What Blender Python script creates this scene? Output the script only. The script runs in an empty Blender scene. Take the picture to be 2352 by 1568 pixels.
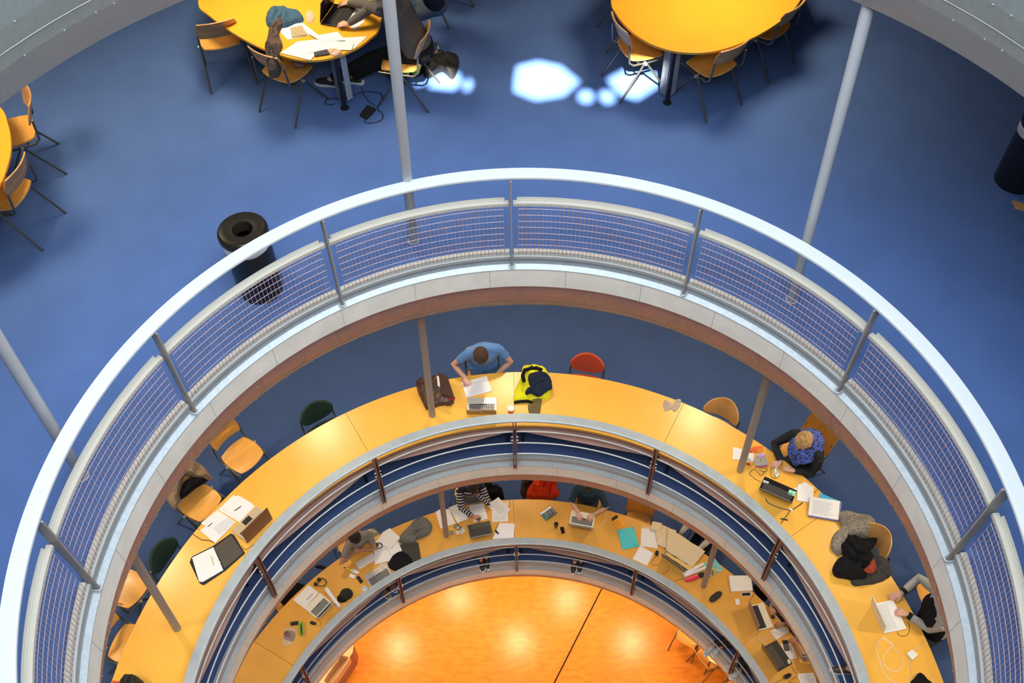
import bpy, bmesh, math, random
from mathutils import Vector, Matrix
from math import sin, cos, pi, radians as R, atan2, hypot, sqrt
random.seed(7)
SC = bpy.context.scene
C = SC.collection
# ------------------------------------------------------------------ camera, world, sun, lights
FPX, CX0, CY0 = 2228.7, 1176.0, 784.0
CAMO = Vector((0.0, -2.8127, 6.6129))
AX = Vector((0.99991, 0.0067, -0.0117)); AU = Vector((0.0017, 0.7976, 0.6031)); AF = Vector((-0.0133, 0.6031, -0.7976))
AF.normalize(); AX = (AX - AF * AX.dot(AF)).normalized(); AU = AX.cross(AF); 
cam = bpy.data.objects.new('camera', bpy.data.cameras.new('camera'))
C.objects.link(cam)
cam.matrix_world = Matrix(((AX.x, AU.x, -AF.x, CAMO.x), (AX.y, AU.y, -AF.y, CAMO.y), (AX.z, AU.z, -AF.z, CAMO.z), (0, 0, 0, 1)))
cam.data.sensor_width = 36; cam.data.lens = FPX / 2352 * 36; cam.data.clip_start = 0.05; cam.data.clip_end = 200
SC.camera = cam
SC.view_settings.view_transform = 'Standard'; SC.view_settings.look = 'None'
SC.view_settings.gamma = 1; SC.view_settings.use_curve_mapping = False
SC.view_settings.exposure = 0.0
w = bpy.data.worlds.new('world'); SC.world = w; w.use_nodes = True
w.node_tree.nodes['Background'].inputs[0].default_value = (0.75, 0.87, 1.0, 1)
w.node_tree.nodes['Background'].inputs[1].default_value = 1.0
FB, FC, FD = -4.088, -8.026, -12.0        # floor levels below floor A (0)
TB, TC = -3.380, -7.318                   # desk tops
SUN = Vector((-0.04, -cos(R(47)), sin(R(47)))).normalized()
s = bpy.data.lights.new('sun', 'SUN'); s.energy = 45; s.angle = R(0.6); s.color = (1, 0.96, 0.9)
so = bpy.data.objects.new('sun', s); C.objects.link(so); so.location = (0, -6, 14)
so.rotation_euler = SUN.to_track_quat('Z', 'Y').to_euler()
def area(x, y, z, size, power, col, aim=(0, 0, -1), spread=180):
    l = bpy.data.lights.new('lamp', 'AREA'); l.shape = 'DISK'; l.size = size; l.energy = power; l.color = col; l.spread = R(spread)
    o = bpy.data.objects.new('lamp', l); C.objects.link(o); o.location = (x, y, z)
    o.rotation_euler = (-Vector(aim)).to_track_quat('Z', 'Y').to_euler()
    return o
ROOFZ = 9.2
area(0.5, -0.8, ROOFZ - 0.25, 8.5, 1850, (0.92, 0.97, 1.0))            # added area lamp under the roof, simulating daylight falling into the void
for k in range(12):                                               # downlights under each ceiling
    a = R(4.5 + 29.33 * k)
    area(5.7 * cos(a), 5.7 * sin(a), -1.02, 0.26, 46, (1.0, 0.80, 0.52))
    area(6.2 * cos(a), 6.2 * sin(a), FB - 1.02, 0.26, 38, (1.0, 0.76, 0.46))
for (x, y) in [(-2.83, 4.86), (-0.17, 4.98), (2.38, 4.98), (-1.56, 6.0), (0.97, 5.96), (-4.6, 3.4), (4.4, 3.4), (-5.2, 1.0), (5.2, 1.0), (-4, -3), (4, -3), (0, -5)]:
    area(x, y, FC - 1.02, 0.44, 44, (1.0, 0.74, 0.42))
for (x, y, pw) in [(-2.5, 5.9, 46), (2.0, 6.0, 46), (-5.3, 3.7, 42), (-4.3, 5.4, 10), (-5.8, 0.5, 16), (5.9, -0.5, 8)]:
    area(x, y, 3.04, 1.1, pw, (1.0, 0.82, 0.56), spread=120)

# ------------------------------------------------------------------ materials
MATS = {}
def mat(name, col, rough=0.6, metal=0.0, var=0.0, scale=8.0, bump=0.0, bscale=60.0, emit=0.0, alpha=1.0, spec=0.5, stretch=None, col2=None, trans=0.0):
    if name in MATS: return MATS[name]
    m = bpy.data.materials.new(name); m.use_nodes = True; nt = m.node_tree; N = nt.nodes; L = nt.links
    b = N['Principled BSDF']; b.inputs['Roughness'].default_value = rough; b.inputs['Metallic'].default_value = metal
    b.inputs['Specular IOR Level'].default_value = spec
    c = (*col, 1)
    b.inputs['Base Color'].default_value = c
    tc = N.new('ShaderNodeTexCoord'); src = tc.outputs['Object']
    if stretch:
        mp = N.new('ShaderNodeMapping'); mp.inputs['Scale'].default_value = stretch; L.new(src, mp.inputs[0]); src = mp.outputs[0]
    if var > 0 or col2:
        n = N.new('ShaderNodeTexNoise'); n.inputs['Scale'].default_value = scale; n.inputs['Detail'].default_value = 6; L.new(src, n.inputs['Vector'])
        r = N.new('ShaderNodeValToRGB'); r.color_ramp.elements[0].position = 0.35; r.color_ramp.elements[1].position = 0.65
        lo = tuple(max(0, v * (1 - var)) for v in col) if not col2 else col2
        hi = tuple(min(1, v * (1 + var)) for v in col)
        r.color_ramp.elements[0].color = (*lo, 1); r.color_ramp.elements[1].color = (*hi, 1)
        L.new(n.outputs['Fac'], r.inputs[0]); L.new(r.outputs[0], b.inputs['Base Color'])
    if bump > 0:
        n2 = N.new('ShaderNodeTexNoise'); n2.inputs['Scale'].default_value = bscale; n2.inputs['Detail'].default_value = 4; L.new(src, n2.inputs['Vector'])
        bp = N.new('ShaderNodeBump'); bp.inputs['Strength'].default_value = bump; bp.inputs['Distance'].default_value = 0.01
        L.new(n2.outputs['Fac'], bp.inputs['Height']); L.new(bp.outputs[0], b.inputs['Normal'])
    if emit > 0:
        b.inputs['Emission Color'].default_value = c; b.inputs['Emission Strength'].default_value = emit
    if alpha < 1: b.inputs['Alpha'].default_value = alpha
    if trans > 0: b.inputs['Transmission Weight'].default_value = trans
    MATS[name] = m
    return m
def pattern(name, kind, c1, c2, scale, rough=0.7, th=0.5, stretch=None):
    if name in MATS: return MATS[name]
    m = mat(name, c1, rough); N = m.node_tree.nodes; L = m.node_tree.links; b = N['Principled BSDF']
    tc = [n for n in N if n.type == 'TEX_COORD'][0]; src = tc.outputs['Object']
    if stretch:
        mp = N.new('ShaderNodeMapping'); mp.inputs['Scale'].default_value = stretch; L.new(src, mp.inputs[0]); src = mp.outputs[0]
    mix = N.new('ShaderNodeMix'); mix.data_type = 'RGBA'; mix.inputs[6].default_value = (*c1, 1); mix.inputs[7].default_value = (*c2, 1)
    if kind == 'checker':
        t = N.new('ShaderNodeTexChecker'); t.inputs['Scale'].default_value = scale; L.new(src, t.inputs[0]); L.new(t.outputs['Fac'], mix.inputs[0])
    else:
        if kind == 'wave':
            t = N.new('ShaderNodeTexWave'); t.inputs['Scale'].default_value = scale; t.bands_direction = 'Z'; t.inputs['Distortion'].default_value = 0.6; out = t.outputs['Fac']
        elif kind == 'dots':
            t = N.new('ShaderNodeTexVoronoi'); t.inputs['Scale'].default_value = scale; t.inputs['Randomness'].default_value = 0.0; out = t.outputs['Distance']
        else:
            t = N.new('ShaderNodeTexVoronoi'); t.inputs['Scale'].default_value = scale; out = t.outputs['Distance']
        L.new(src, t.inputs['Vector'])
        g = N.new('ShaderNodeMath'); g.operation = 'GREATER_THAN'; g.inputs[1].default_value = th; L.new(out, g.inputs[0]); L.new(g.outputs[0], mix.inputs[0])
    L.new(mix.outputs[2], b.inputs['Base Color'])
    return m
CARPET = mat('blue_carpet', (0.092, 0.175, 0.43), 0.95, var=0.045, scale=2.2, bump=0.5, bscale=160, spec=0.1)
CARPET2 = mat('shaded_blue_carpet', (0.058, 0.103, 0.26), 0.95, var=0.045, scale=3, bump=0.5, bscale=160, spec=0.1)  # same blue carpet, darkened for the weaker light on the lower floors
ORANGE = mat('orange_linoleum', (0.88, 0.29, 0.035), 0.25, var=0.12, scale=5, spec=0.32, stretch=(1, 2.5, 1))
CONC = mat('pale_concrete', (0.86, 0.83, 0.74), 0.8, var=0.05, scale=5, bump=0.25, bscale=30)
GALV = mat('galvanised_steel', (0.43, 0.49, 0.53), 0.5, metal=0.2, var=0.07, scale=30, spec=0.5)
FASC = mat('reflection_tinted_fascia', (0.37, 0.335, 0.34), 0.48, metal=0.35, var=0.06, scale=14)  # grey fascia steel, tinted reddish for the orange light it reflects
FASZ = mat('untinted_fascia', (0.30, 0.375, 0.38), 0.45, metal=0.45, var=0.05, scale=30)  # same fascia steel on the top slab, without the reflected warmth
WHITE = mat('white_painted_steel', (0.60, 0.66, 0.69), 0.4, spec=0.5)
CREAM = mat('cream_painted_steel', (0.56, 0.55, 0.48), 0.45)
GREYST = mat('grey_steel', (0.34, 0.33, 0.31), 0.5, metal=0.2)
BRNST = mat('brown_steel', (0.23, 0.135, 0.12), 0.5, metal=0.2)
RAILB = mat('grey_handrail', (0.43, 0.49, 0.52), 0.4, metal=0.3, var=0.05, scale=12)
BOLT = mat('chrome_bolt', (0.5, 0.49, 0.46), 0.45, metal=0.5)
COLM = mat('grey_column_paint', (0.50, 0.54, 0.57), 0.5)
COLB = mat('warm_column_paint', (0.33, 0.31, 0.31), 0.5)
WIRE = mat('copper_wire', (0.50, 0.34, 0.33), 0.5, metal=0.2)
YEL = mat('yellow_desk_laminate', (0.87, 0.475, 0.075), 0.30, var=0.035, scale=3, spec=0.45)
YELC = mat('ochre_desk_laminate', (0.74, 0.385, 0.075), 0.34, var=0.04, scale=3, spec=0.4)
YELA = mat('bright_yellow_laminate', (0.90, 0.44, 0.035), 0.28, var=0.03, scale=3, spec=0.4)
FASM = mat('brown_desk_board', (0.36, 0.22, 0.19), 0.6)
PLAST = mat('white_ceiling', (0.62, 0.60, 0.56), 0.9)
BLACK = mat('black_paint', (0.012, 0.012, 0.014), 0.4)
BLACKM = mat('black_matt', (0.014, 0.014, 0.016), 0.8)
WOOD = mat('beech_ply', (0.62, 0.33, 0.11), 0.4, var=0.12, scale=4, stretch=(1, 9, 1))
WOODB = mat('amber_ply', (0.80, 0.40, 0.085), 0.32, var=0.10, scale=4, stretch=(1, 8, 1))
PAPER = mat('white_paper', (0.83, 0.83, 0.86), 0.8)
SKIN = mat('skin', (0.72, 0.42, 0.31), 0.55, spec=0.3)
SKIN2 = mat('tanned_skin', (0.47, 0.235, 0.15), 0.55, spec=0.3)

# ------------------------------------------------------------------ helpers
def at(px, py, z):                              # the point of the horizontal plane z seen at pixel (px, py)
    v = AX * ((px - CX0) / FPX) - AU * ((py - CY0) / FPX) + AF
    return CAMO + v * ((z - CAMO.z) / v.z)
def pol(r, deg, z): return Vector((r * cos(R(deg)), r * sin(R(deg)), z))
class MB:
    def __init__(s): s.v = []; s.f = []; s.sm = []
    def add(s, vs, fs, smooth=False):
        n = len(s.v); s.v += [Vector(v) for v in vs]; s.f += [tuple(i + n for i in f) for f in fs]; s.sm += [smooth] * len(fs); return s
    def box(s, c, size, m=None):
        a, b, d = size[0] / 2, size[1] / 2, size[2] / 2; c = Vector(c)
        p = [Vector((x, y, z)) for x in (-a, a) for y in (-b, b) for z in (-d, d)]
        if m is not None: p = [m @ q for q in p]
        return s.add([c + q for q in p], [(0, 1, 3, 2), (4, 6, 7, 5), (0, 4, 5, 1), (2, 3, 7, 6), (0, 2, 6, 4), (1, 5, 7, 3)])
    def prism(s, poly, h):                      # poly: list of 3-D points (bottom), h: vector up
        h = Vector(h) if hasattr(h, '__len__') else Vector((0, 0, h)); p = [Vector(q) for q in poly]; n = len(p)
        nrm = Vector((0, 0, 0))
        for i in range(n): nrm += p[i].cross(p[(i + 1) % n])
        if nrm.dot(h) < 0: p.reverse()
        return s.add(p + [q + h for q in p], [tuple(range(n - 1, -1, -1)), tuple(range(n, 2 * n))] + [(i, (i + 1) % n, n + (i + 1) % n, n + i) for i in range(n)])
    def tube(s, pts, r, n=8, flat=1.0, up=None, caps=True):
        pts = [Vector(p) for p in pts]; k = len(pts); rs = r if hasattr(r, '__len__') else [r] * k
        prev = None; V = []; F = []
        for i, p in enumerate(pts):
            t = (pts[min(i + 1, k - 1)] - pts[max(i - 1, 0)])
            if t.length < 1e-9: t = Vector((0, 0, 1))
            t.normalize()
            if prev is None:
                u0 = Vector(up) if up is not None else (Vector((0, 0, 1)) if abs(t.z) < 0.9 else Vector((1, 0, 0)))
            else: u0 = prev
            a = (u0 - t * u0.dot(t))
            if a.length < 1e-6: a = t.orthogonal()
            a.normalize(); b = t.cross(a); prev = a
            fl = flat[i] if hasattr(flat, '__len__') else flat
            for j in range(n):
                q = 2 * pi * j / n
                V.append(p + a * (cos(q) * rs[i] * fl) + b * (sin(q) * rs[i]))
        for i in range(k - 1):
            for j in range(n):
                F.append((i * n + j, i * n + (j + 1) % n, (i + 1) * n + (j + 1) % n, (i + 1) * n + j))
        if caps: F += [tuple(range(n - 1, -1, -1)), tuple(range((k - 1) * n, k * n))]
        return s.add(V, F, True)
    def ell(s, c, rad, m=None, nu=12, nv=8):
        c = Vector(c); V = []; F = []
        for i in range(nv + 1):
            a = pi * i / nv
            for j in range(nu):
                b = 2 * pi * j / nu
                q = Vector((rad[0] * sin(a) * cos(b), rad[1] * sin(a) * sin(b), rad[2] * cos(a)))
                V.append(c + (m @ q if m is not None else q))
        for i in range(nv):
            for j in range(nu):
                F.append((i * nu + j, (i + 1) * nu + j, (i + 1) * nu + (j + 1) % nu, i * nu + (j + 1) % nu))
        return s.add(V, F, True)
    def lathe(s, c, prof, n=24, m=None, smooth=True, caps=False):
        c = Vector(c); V = []; F = []; k = len(prof)
        for (r, z) in prof:
            for j in range(n):
                b = 2 * pi * j / n; q = Vector((r * cos(b), r * sin(b), z)); V.append(c + (m @ q if m is not None else q))
        for i in range(k - 1):
            for j in range(n): F.append((i * n + j, i * n + (j + 1) % n, (i + 1) * n + (j + 1) % n, (i + 1) * n + j))
        if caps: F += [tuple(range(n - 1, -1, -1)), tuple(range((k - 1) * n, k * n))]
        return s.add(V, F, smooth)
    def arc(s, prof, a0, a1, step=1.5, closed=True, smooth=False):   # sweep an (r,z) profile round the void's axis
        n = max(1, int(round((a1 - a0) / step))); k = len(prof); V = []; F = []
        full = abs(a1 - a0 - 360) < 1e-6
        for i in range(n + (0 if full else 1)):
            a = R(a0 + (a1 - a0) * i / n)
            for (r, z) in prof: V.append((r * cos(a), r * sin(a), z))
        m = n if full else n + 1
        for i in range(n):
            i2 = (i + 1) % m
            for j in range(k if closed else k - 1):
                j2 = (j + 1) % k
                F.append((i * k + j, i * k + j2, i2 * k + j2, i2 * k + j))
        if closed and not full: F += [tuple(range(k - 1, -1, -1)), tuple(range(n * k, n * k + k))]
        return s.add(V, F, smooth)
    def build(s, name, m, parent=None, org=None):
        me = bpy.data.meshes.new(name)
        if parent is not None: org = parent['_o'] if '_o' in parent else (0, 0, 0)
        elif org is None:
            if s.v:
                xs = [v.x for v in s.v]; ys = [v.y for v in s.v]; org = ((min(xs) + max(xs)) / 2, (min(ys) + max(ys)) / 2, min(v.z for v in s.v))
            else: org = (0, 0, 0)
        o3 = Vector(org)
        me.from_pydata([tuple(v - o3) for v in s.v], [], s.f)
        me.materials.append(m); me.polygons.foreach_set('use_smooth', s.sm); me.validate()
        bm = bmesh.new(); bm.from_mesh(me); bmesh.ops.recalc_face_normals(bm, faces=bm.faces); bm.to_mesh(me); bm.free()
        if any(s.sm):
            try: me.set_sharp_from_angle(angle=R(40))
            except Exception: pass
        ob = bpy.data.objects.new(name, me); C.objects.link(ob)
        ob['_o'] = tuple(o3)
        if parent is not None: ob.parent = parent
        else: ob.location = o3
        return ob
def thing(name, label, cat, loc=(0, 0, 0), group=None):
    o = bpy.data.objects.new(name, None); C.objects.link(o); o.empty_display_size = 0.1
    o.location = loc; o['label'] = label; o['category'] = cat; o['_o'] = tuple(loc)
    if group: o['group'] = group
    return o
def tag(o, label, cat, group=None, kind=None):
    o['label'] = label; o['category'] = cat
    if group: o['group'] = group
    if kind: o['kind'] = kind
    return o
def struct(o, label=None):
    o['kind'] = 'structure'
    if label: o['label'] = label
    return o
def bev(o, w=0.004, seg=2):
    m = o.modifiers.new('bevel', 'BEVEL'); m.width = w; m.segments = seg; m.limit_method = 'ANGLE'; return o
def copy_tree(o, parent=None):
    c = o.copy(); C.objects.link(c); c.parent = parent
    for ch in list(o.children): copy_tree(ch, c)
    return c

# ------------------------------------------------------------------ setting: floors, slab edges, walls, roof
WALLR = 10.5
def storey(F, R0, floor_mat, first):
    NZ = [-0.108, -0.108, -0.128, -0.148][first]
    f = MB().arc([(R0 + 0.09, F), (WALLR, F), (WALLR, F - 0.30), (R0 + 0.09, F - 0.30)], 0, 360, 2).build('floor', floor_mat, org=(0, 0, F))
    struct(f, 'blue carpeted ring floor around the open void')
    e = MB().arc([(R0, F + NZ), (R0, F - 0.345), (R0 + 0.32, F - 0.345), (R0 + 0.32, F - 0.30), (R0 + 0.089, F - 0.30), (R0 + 0.089, F + NZ)], 0, 360, 1.5).build('trim_1', CONC, org=(0, 0, F)); struct(e)
    jm = MB()
    for a in range(0, 360, 13): jm.tube([pol(R0 - 0.001, a + 5, F + NZ), pol(R0 - 0.001, a + 5, F - 0.343)], 0.0022, 4)
    jo = jm.build('casting_joint', mat('joint_grey', (0.42, 0.40, 0.36), 0.9), e); jo['kind'] = 'stuff'
    g = MB().arc([(R0 + 0.092, F + 0.004), (R0 + 0.046, F + 0.004), (R0 + 0.041, F - 0.001), (R0 + 0.039, F - 0.070), (R0 - 0.003, F + NZ + 0.006), (R0 - 0.003, F + NZ - 0.002), (R0 + 0.088, F + NZ - 0.002)], 0, 360, 1.5).build('trim_2', GALV, org=(0, 0, F)); struct(g)
    q_ = 1.608 if first == 0 else 1.0; Z_ = lambda d: F - 0.345 + (d + 0.345) * q_
    h = MB().arc([(R0 + 0.03, F - 0.345), (R0 + 0.055, Z_(-0.50)), (R0 + 0.11, Z_(-0.67)), (R0 + 0.18, Z_(-0.82)), (R0 + 0.26, Z_(-0.93)), (R0 + 0.29, Z_(-0.97)), (R0 + 0.33, Z_(-0.97)), (R0 + 0.33, F - 0.345)], 0, 360, 1.5).build('trim_3', FASZ if first == 0 else FASC, org=(0, 0, F)); struct(h)
    c = MB().arc([(R0 + 0.30, Z_(-0.97) + 0.005), (WALLR, Z_(-0.97) + 0.005), (WALLR, Z_(-0.97) + 0.07), (R0 + 0.30, Z_(-0.97) + 0.07)], 0, 360, 3).build('ceiling', PLAST, org=(0, 0, F)); struct(c)
    if first == 0:
        for o_ in (f, e, g, h, c): o_.location += Vector((-0.08, -0.03, 0))
    return h
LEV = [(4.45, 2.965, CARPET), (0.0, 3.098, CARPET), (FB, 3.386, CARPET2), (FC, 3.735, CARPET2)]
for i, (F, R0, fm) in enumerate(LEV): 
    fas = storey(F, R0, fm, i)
    # sheet joints and rivets of the steel fascia under each slab edge
    jm = MB(); rm = MB()
    q_ = 1.608 if i == 0 else 1.0
    prof = [(r_, F - 0.345 + (d + 0.345) * q_) for r_, d in ((R0 + 0.055, -0.50), (R0 + 0.11, -0.67), (R0 + 0.18, -0.82))]
    for a in range(0, 360, 15):
        for da in (-1.1, 1.1, 5.0, -5.0):
            for (r, z) in prof[1:] if abs(da) > 2 else prof:
                p = pol(r - 0.004, a + 3 + da, z); rm.ell(p, (0.006, 0.006, 0.006), nu=6, nv=4)
        jm.tube([pol(r - 0.001, a + 3, z) for (r, z) in [(R0 + 0.032, F - 0.36)] + prof], 0.002, n=4)
    zj = F - 0.345 + (-0.757 + 0.345) * q_
    jm.arc([(R0 + 0.148, zj + 0.002), (R0 + 0.146, zj - 0.001), (R0 + 0.152, zj - 0.005)], 0, 360, 3)
    j = jm.build('fascia_joint', GREYST, fas); j['kind'] = 'stuff'
    j = rm.build('rivet', BOLT, fas); j['kind'] = 'stuff'
struct(MB().arc([(0.001, FD), (WALLR, FD), (WALLR, FD - 0.2), (0.001, FD - 0.2)], 0, 360, 6, closed=True).build('floor', ORANGE, org=(0, 0, FD)), 'orange ground floor at the bottom of the void')
a, b = at(1383, 1350, FD), at(1273, 1568, FD); d = (b - a).normalized(); nn = Vector((-d.y, d.x, 0)) * 0.014
struct(MB().prism([a - d * 3 - nn, b + d * 3 - nn, b + d * 3 + nn, a - d * 3 + nn], 0.004).build('trim_4', mat('joint_strip', (0.05, 0.02, 0.012), 0.8, spec=0.1)))
zt = ROOFZ + 0.3
for (z0, z1) in [(FD, FC - 0.9), (FC - 0.3, FB - 0.9), (FB - 0.3, -0.9), (-0.3, 3.17), (4.15, ROOFZ)]:
    struct(MB().arc([(WALLR, z0), (WALLR, z1), (WALLR + 0.15, z1), (WALLR + 0.15, z0)], 0, 360, 5, closed=True).build('wall_outer', mat('wall_paint', (0.45, 0.45, 0.46), 0.9), org=(0, 0, z0)))
# unseen roof blocking the sky; openings shaped to cast the sun's patches on floor A
PATCH = [
    [(1185, 150), (1235, 138), (1290, 150), (1337, 188), (1298, 222), (1230, 233), (1178, 212), (1180, 180)],
    [(1392, 182), (1440, 155), (1480, 160), (1518, 172), (1520, 195), (1462, 232), (1415, 215)],
    [(985, 175), (1010, 162), (1055, 168), (1062, 190), (1045, 208), (985, 202)],
    [(1330, 212), (1345, 206), (1362, 214), (1362, 232), (1345, 238), (1330, 230)],
    [(1378, 212), (1392, 207), (1408, 214), (1412, 232), (1395, 240), (1380, 230)],
    [(950, 192), (968, 184), (985, 182), (975, 192), (958, 198)],
    [(1068, 190), (1076, 178), (1084, 192), (1080, 206), (1066, 212)],
]
bm = bmesh.new(); edges = []
def loop(pts):
    vs = [bm.verts.new(p) for p in pts]
    return [bm.edges.new((vs[i], vs[(i + 1) % len(vs)])) for i in range(len(vs))]
edges += loop([pol(WALLR + 0.3, a, ROOFZ) for a in range(0, 360, 10)])
for poly in PATCH:
    q = [at(x, y, 0) for (x, y) in poly]; t = ROOFZ / SUN.z
    cc = sum(q, Vector()) / len(q)
    edges += loop([(cc + (p - cc) * 0.93) + SUN * t for p in q])
bmesh.ops.triangle_fill(bm, use_beauty=True, edges=edges)
me = bpy.data.meshes.new('ceiling'); bm.to_mesh(me); bm.free(); me.materials.append(PLAST)
ro = bpy.data.objects.new('ceiling', me); C.objects.link(ro); struct(ro, 'unseen roof over the void, openings shaped to cast the sun patches')

# ------------------------------------------------------------------ guard rails
PB = [33.5 + 29.33 * k for k in range(-2, 7)]
def clampU(r, z, a, m, parent):
    t = Vector((-sin(R(a)), cos(R(a)), 0)); n = pol(1, a, 0); c = pol(r, a, z)
    pts = [c + t * 0.022 + n * 0.03, c + t * 0.022 - n * 0.02] + [c - n * (0.02 + 0.022 * sin(R(q))) + t * 0.022 * cos(R(q)) for q in range(30, 180, 30)] + [c - t * 0.022 - n * 0.02, c - t * 0.022 + n * 0.03]
    return MB().tube(pts, 0.006, 6).build('clamp', m, parent)
def plate(r0, r1, z0, z1, a, th, off=0.0):
    t = Vector((-sin(R(a)), cos(R(a)), 0)) * (th / 2); o = Vector((-sin(R(a)), cos(R(a)), 0)) * off
    return MB().prism([pol(r0, a, z0) - t + o, pol(r1, a, z0) - t + o, pol(r1, a, z1) - t + o, pol(r0, a, z1) - t + o], t * 2)
ra = thing('guard_railing', 'upper guard railing with white handrail and wire mesh infill panels', 'railing')
o = MB().arc([(3.097, 1.05), (3.205, 1.05), (3.205, 1.010), (3.190, 1.002), (3.110, 1.002), (3.092, 1.022), (3.092, 1.040)], PB[0] - 6, PB[-1] + 6, 1).build('top_rail', WHITE, ra); bev(o, 0.003)
for i, a in enumerate(PB):
    p = MB()
    t = Vector((-sin(R(a)), cos(R(a)), 0)) * 0.008
    p.prism([pol(3.118, a, -0.115) - t, pol(3.090, a, -0.06) - t, pol(3.085, a, 1.005) - t, pol(3.165, a, 1.005) - t, pol(3.150, a, -0.03) - t], t * 2)
    po = p.build('post', GREYST, ra); bev(po, 0.002, 1)
    clampU(3.118, -0.05, a, GALV, po)
    if i == len(PB) - 1: break
    b = PB[i + 1]
    m = MB().arc([(3.133, 0.705), (3.178, 0.705), (3.178, 0.672), (3.133, 0.672)], a + 0.35, b - 0.35, 1.2)
    m.arc([(3.168, 0.705), (3.193, 0.705), (3.193, 0.726), (3.184, 0.726), (3.180, 0.712), (3.168, 0.712)], a + 0.95, b - 0.95, 1.2)
    m.build('panel_top_rail', CREAM, ra)
    MB().arc([(3.140, 0.090), (3.180, 0.090), (3.180, 0.050), (3.140, 0.050)], a + 0.35, b - 0.35, 1.2).build('panel_bottom_rail', CREAM, ra)
    MB().arc([(3.120, 0.045), (3.165, 0.045), (3.165, 0.010), (3.120, 0.010)], a + 0.2, b - 0.2, 1.2).build('kick_strip', mat('grey_strip', (0.36, 0.38, 0.38), 0.5), ra)
    wm = MB(); n = 41; a0, b0 = a + 1.15, b - 1.15
    for k in range(n + 1):
        q = a0 + (b0 - a0) * k / n
        wm.tube([pol(3.134, q, 0.062), pol(3.134, q, 0.70)], 0.0027, 4)
    for k in range(8):
        z = 0.115 + k * 0.0755
        wm.tube([pol(3.130, a0 + (b0 - a0) * j / 22, z) for j in range(23)], 0.0026, 4)
    wo = wm.build('wire_mesh', WIRE, ra); wo['kind'] = 'stuff'
def bar_rail(F, R0, rin, rout, ztop, label, bar_mat):
    rr = thing('guard_railing', label, 'railing', (0, 0, F))
    zt = F + ztop
    o = MB().arc([(rin, zt), (rout, zt), (rout, zt - 0.012), (rout - 0.02, zt - 0.045), (rin + 0.01, zt - 0.045), (rin - 0.012, zt - 0.028), (rin - 0.012, zt - 0.010)], PB[0] - 6, PB[-1] + 6, 1).build('top_rail', RAILB, rr)
    bev(o, 0.003)
    rp0, rp1 = R0 - 0.060, R0 - 0.006
    for i, a in enumerate(PB):
        p = plate(rin + 0.01, rin + 0.075, zt - 0.1, zt - 0.04, a, 0.014, 0.016)
        m = MB()
        for off in (-0.016, 0.016):
            t = Vector((-sin(R(a)), cos(R(a)), 0)) * 0.006; oo = Vector((-sin(R(a)), cos(R(a)), 0)) * off
            m.prism([pol(rp0, a, F - 0.10) - t + oo, pol(rp0 - 0.03, a, F + 0.2) - t + oo, pol(rin + 0.015, a, zt - 0.04) - t + oo, pol(rin + 0.085, a, zt - 0.04) - t + oo, pol(rp1, a, F + 0.2) - t + oo, pol(rp1, a, F - 0.10) - t + oo], t * 2)
        m.box(pol(rp0 + 0.02, a, F - 0.07), (0.02, 0.03, 0.03)); m.box(pol(R0 - 0.05, a, F + 0.52), (0.03, 0.03, 0.10))
        po = m.build('post', BRNST, rr)
        tt = Vector((-sin(R(a)), cos(R(a)), 0))
        for sg in (-1, 1):
            for dz in (0.60, 0.68):
                c = pol(rin + 0.06, a, F + dz) + tt * sg * 0.022
                MB().tube([c, c + tt * sg * 0.020], 0.010, 8).build('bolt', BOLT, po)
        if i == len(PB) - 1: break
        for zb in (0.75, 0.49, 0.235):
            MB().arc([(R0 - 0.030 + 0.010 * cos(q), F + zb + 0.010 * sin(q)) for q in [2 * pi * j / 8 for j in range(8)]], a + 0.3, PB[i + 1] - 0.3, 1.2, smooth=True).build('bar', bar_mat, rr)
    return rr
bar_rail(FB, 3.386, 3.265, 3.365, 1.139, 'middle guard railing, grey handrail over three thin bars', mat('silver_bar', (0.50, 0.52, 0.51), 0.4, metal=0.2))
bar_rail(FC, 3.735, 3.580, 3.677, 1.139, 'lowest guard railing, grey handrail around the orange floor', mat('dull_bar', (0.42, 0.42, 0.42), 0.45, metal=0.2))

# ------------------------------------------------------------------ columns
def column(p0, p1, r, m, label, coll=True):
    t = thing('column', label, 'column', tuple(p0), 'slender columns around the void')
    MB().tube([p0, p1], r, 24).build('shaft', m, t)
    if coll: MB().lathe(p0, [(r + 0.012, 0), (r + 0.012, 0.008), (r + 0.001, 0.010)], 24).build('base_ring', GALV, t)
    return t
column(at(950, 553, 0), at(891, -20, 3.15), 0.042, COLM, 'pale grey column beside the man at the laptop table')
column(at(1818, 688, 0), at(2000, -5, 3.12), 0.042, COLM, 'pale grey column on the right rising to the upper slab')
column(at(190, 1094, 0), at(-60, 690, 2.4), 0.042, COLM, 'pale grey column at the left edge of the upper floor')
def col_level(px, py, zt_, F, lab, r=0.041):
    p = at(px, py, zt_); b = atan2(p.y, p.x); r0 = hypot(p.x, p.y)
    k = 0.080
    f = Vector(((r0 + k * (zt_ - F)) * cos(b), (r0 + k * (zt_ - F)) * sin(b), F))
    hgt = 4.0
    t = Vector(((r0 + k * (zt_ - F) - k * 3.1) * cos(b), (r0 + k * (zt_ - F) - k * 3.1) * sin(b), F + 3.1))
    return column(f, t, r, COLB, lab)
col_level(993, 953, TB, FB, 'column passing through the middle desk beside the brown leather bag')
col_level(1700, 1080, TB, FB, 'column through the middle desk left of the blonde woman')
col_level(407, 1443, TB, FB, 'column through the middle desk at the lower left')
col_level(1025, 1230, TC, FC, 'column through the lower desk beside the striped sweater')
col_level(1616, 1346, TC, FC, 'column through the lower desk beside the pink pencil case')

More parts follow.
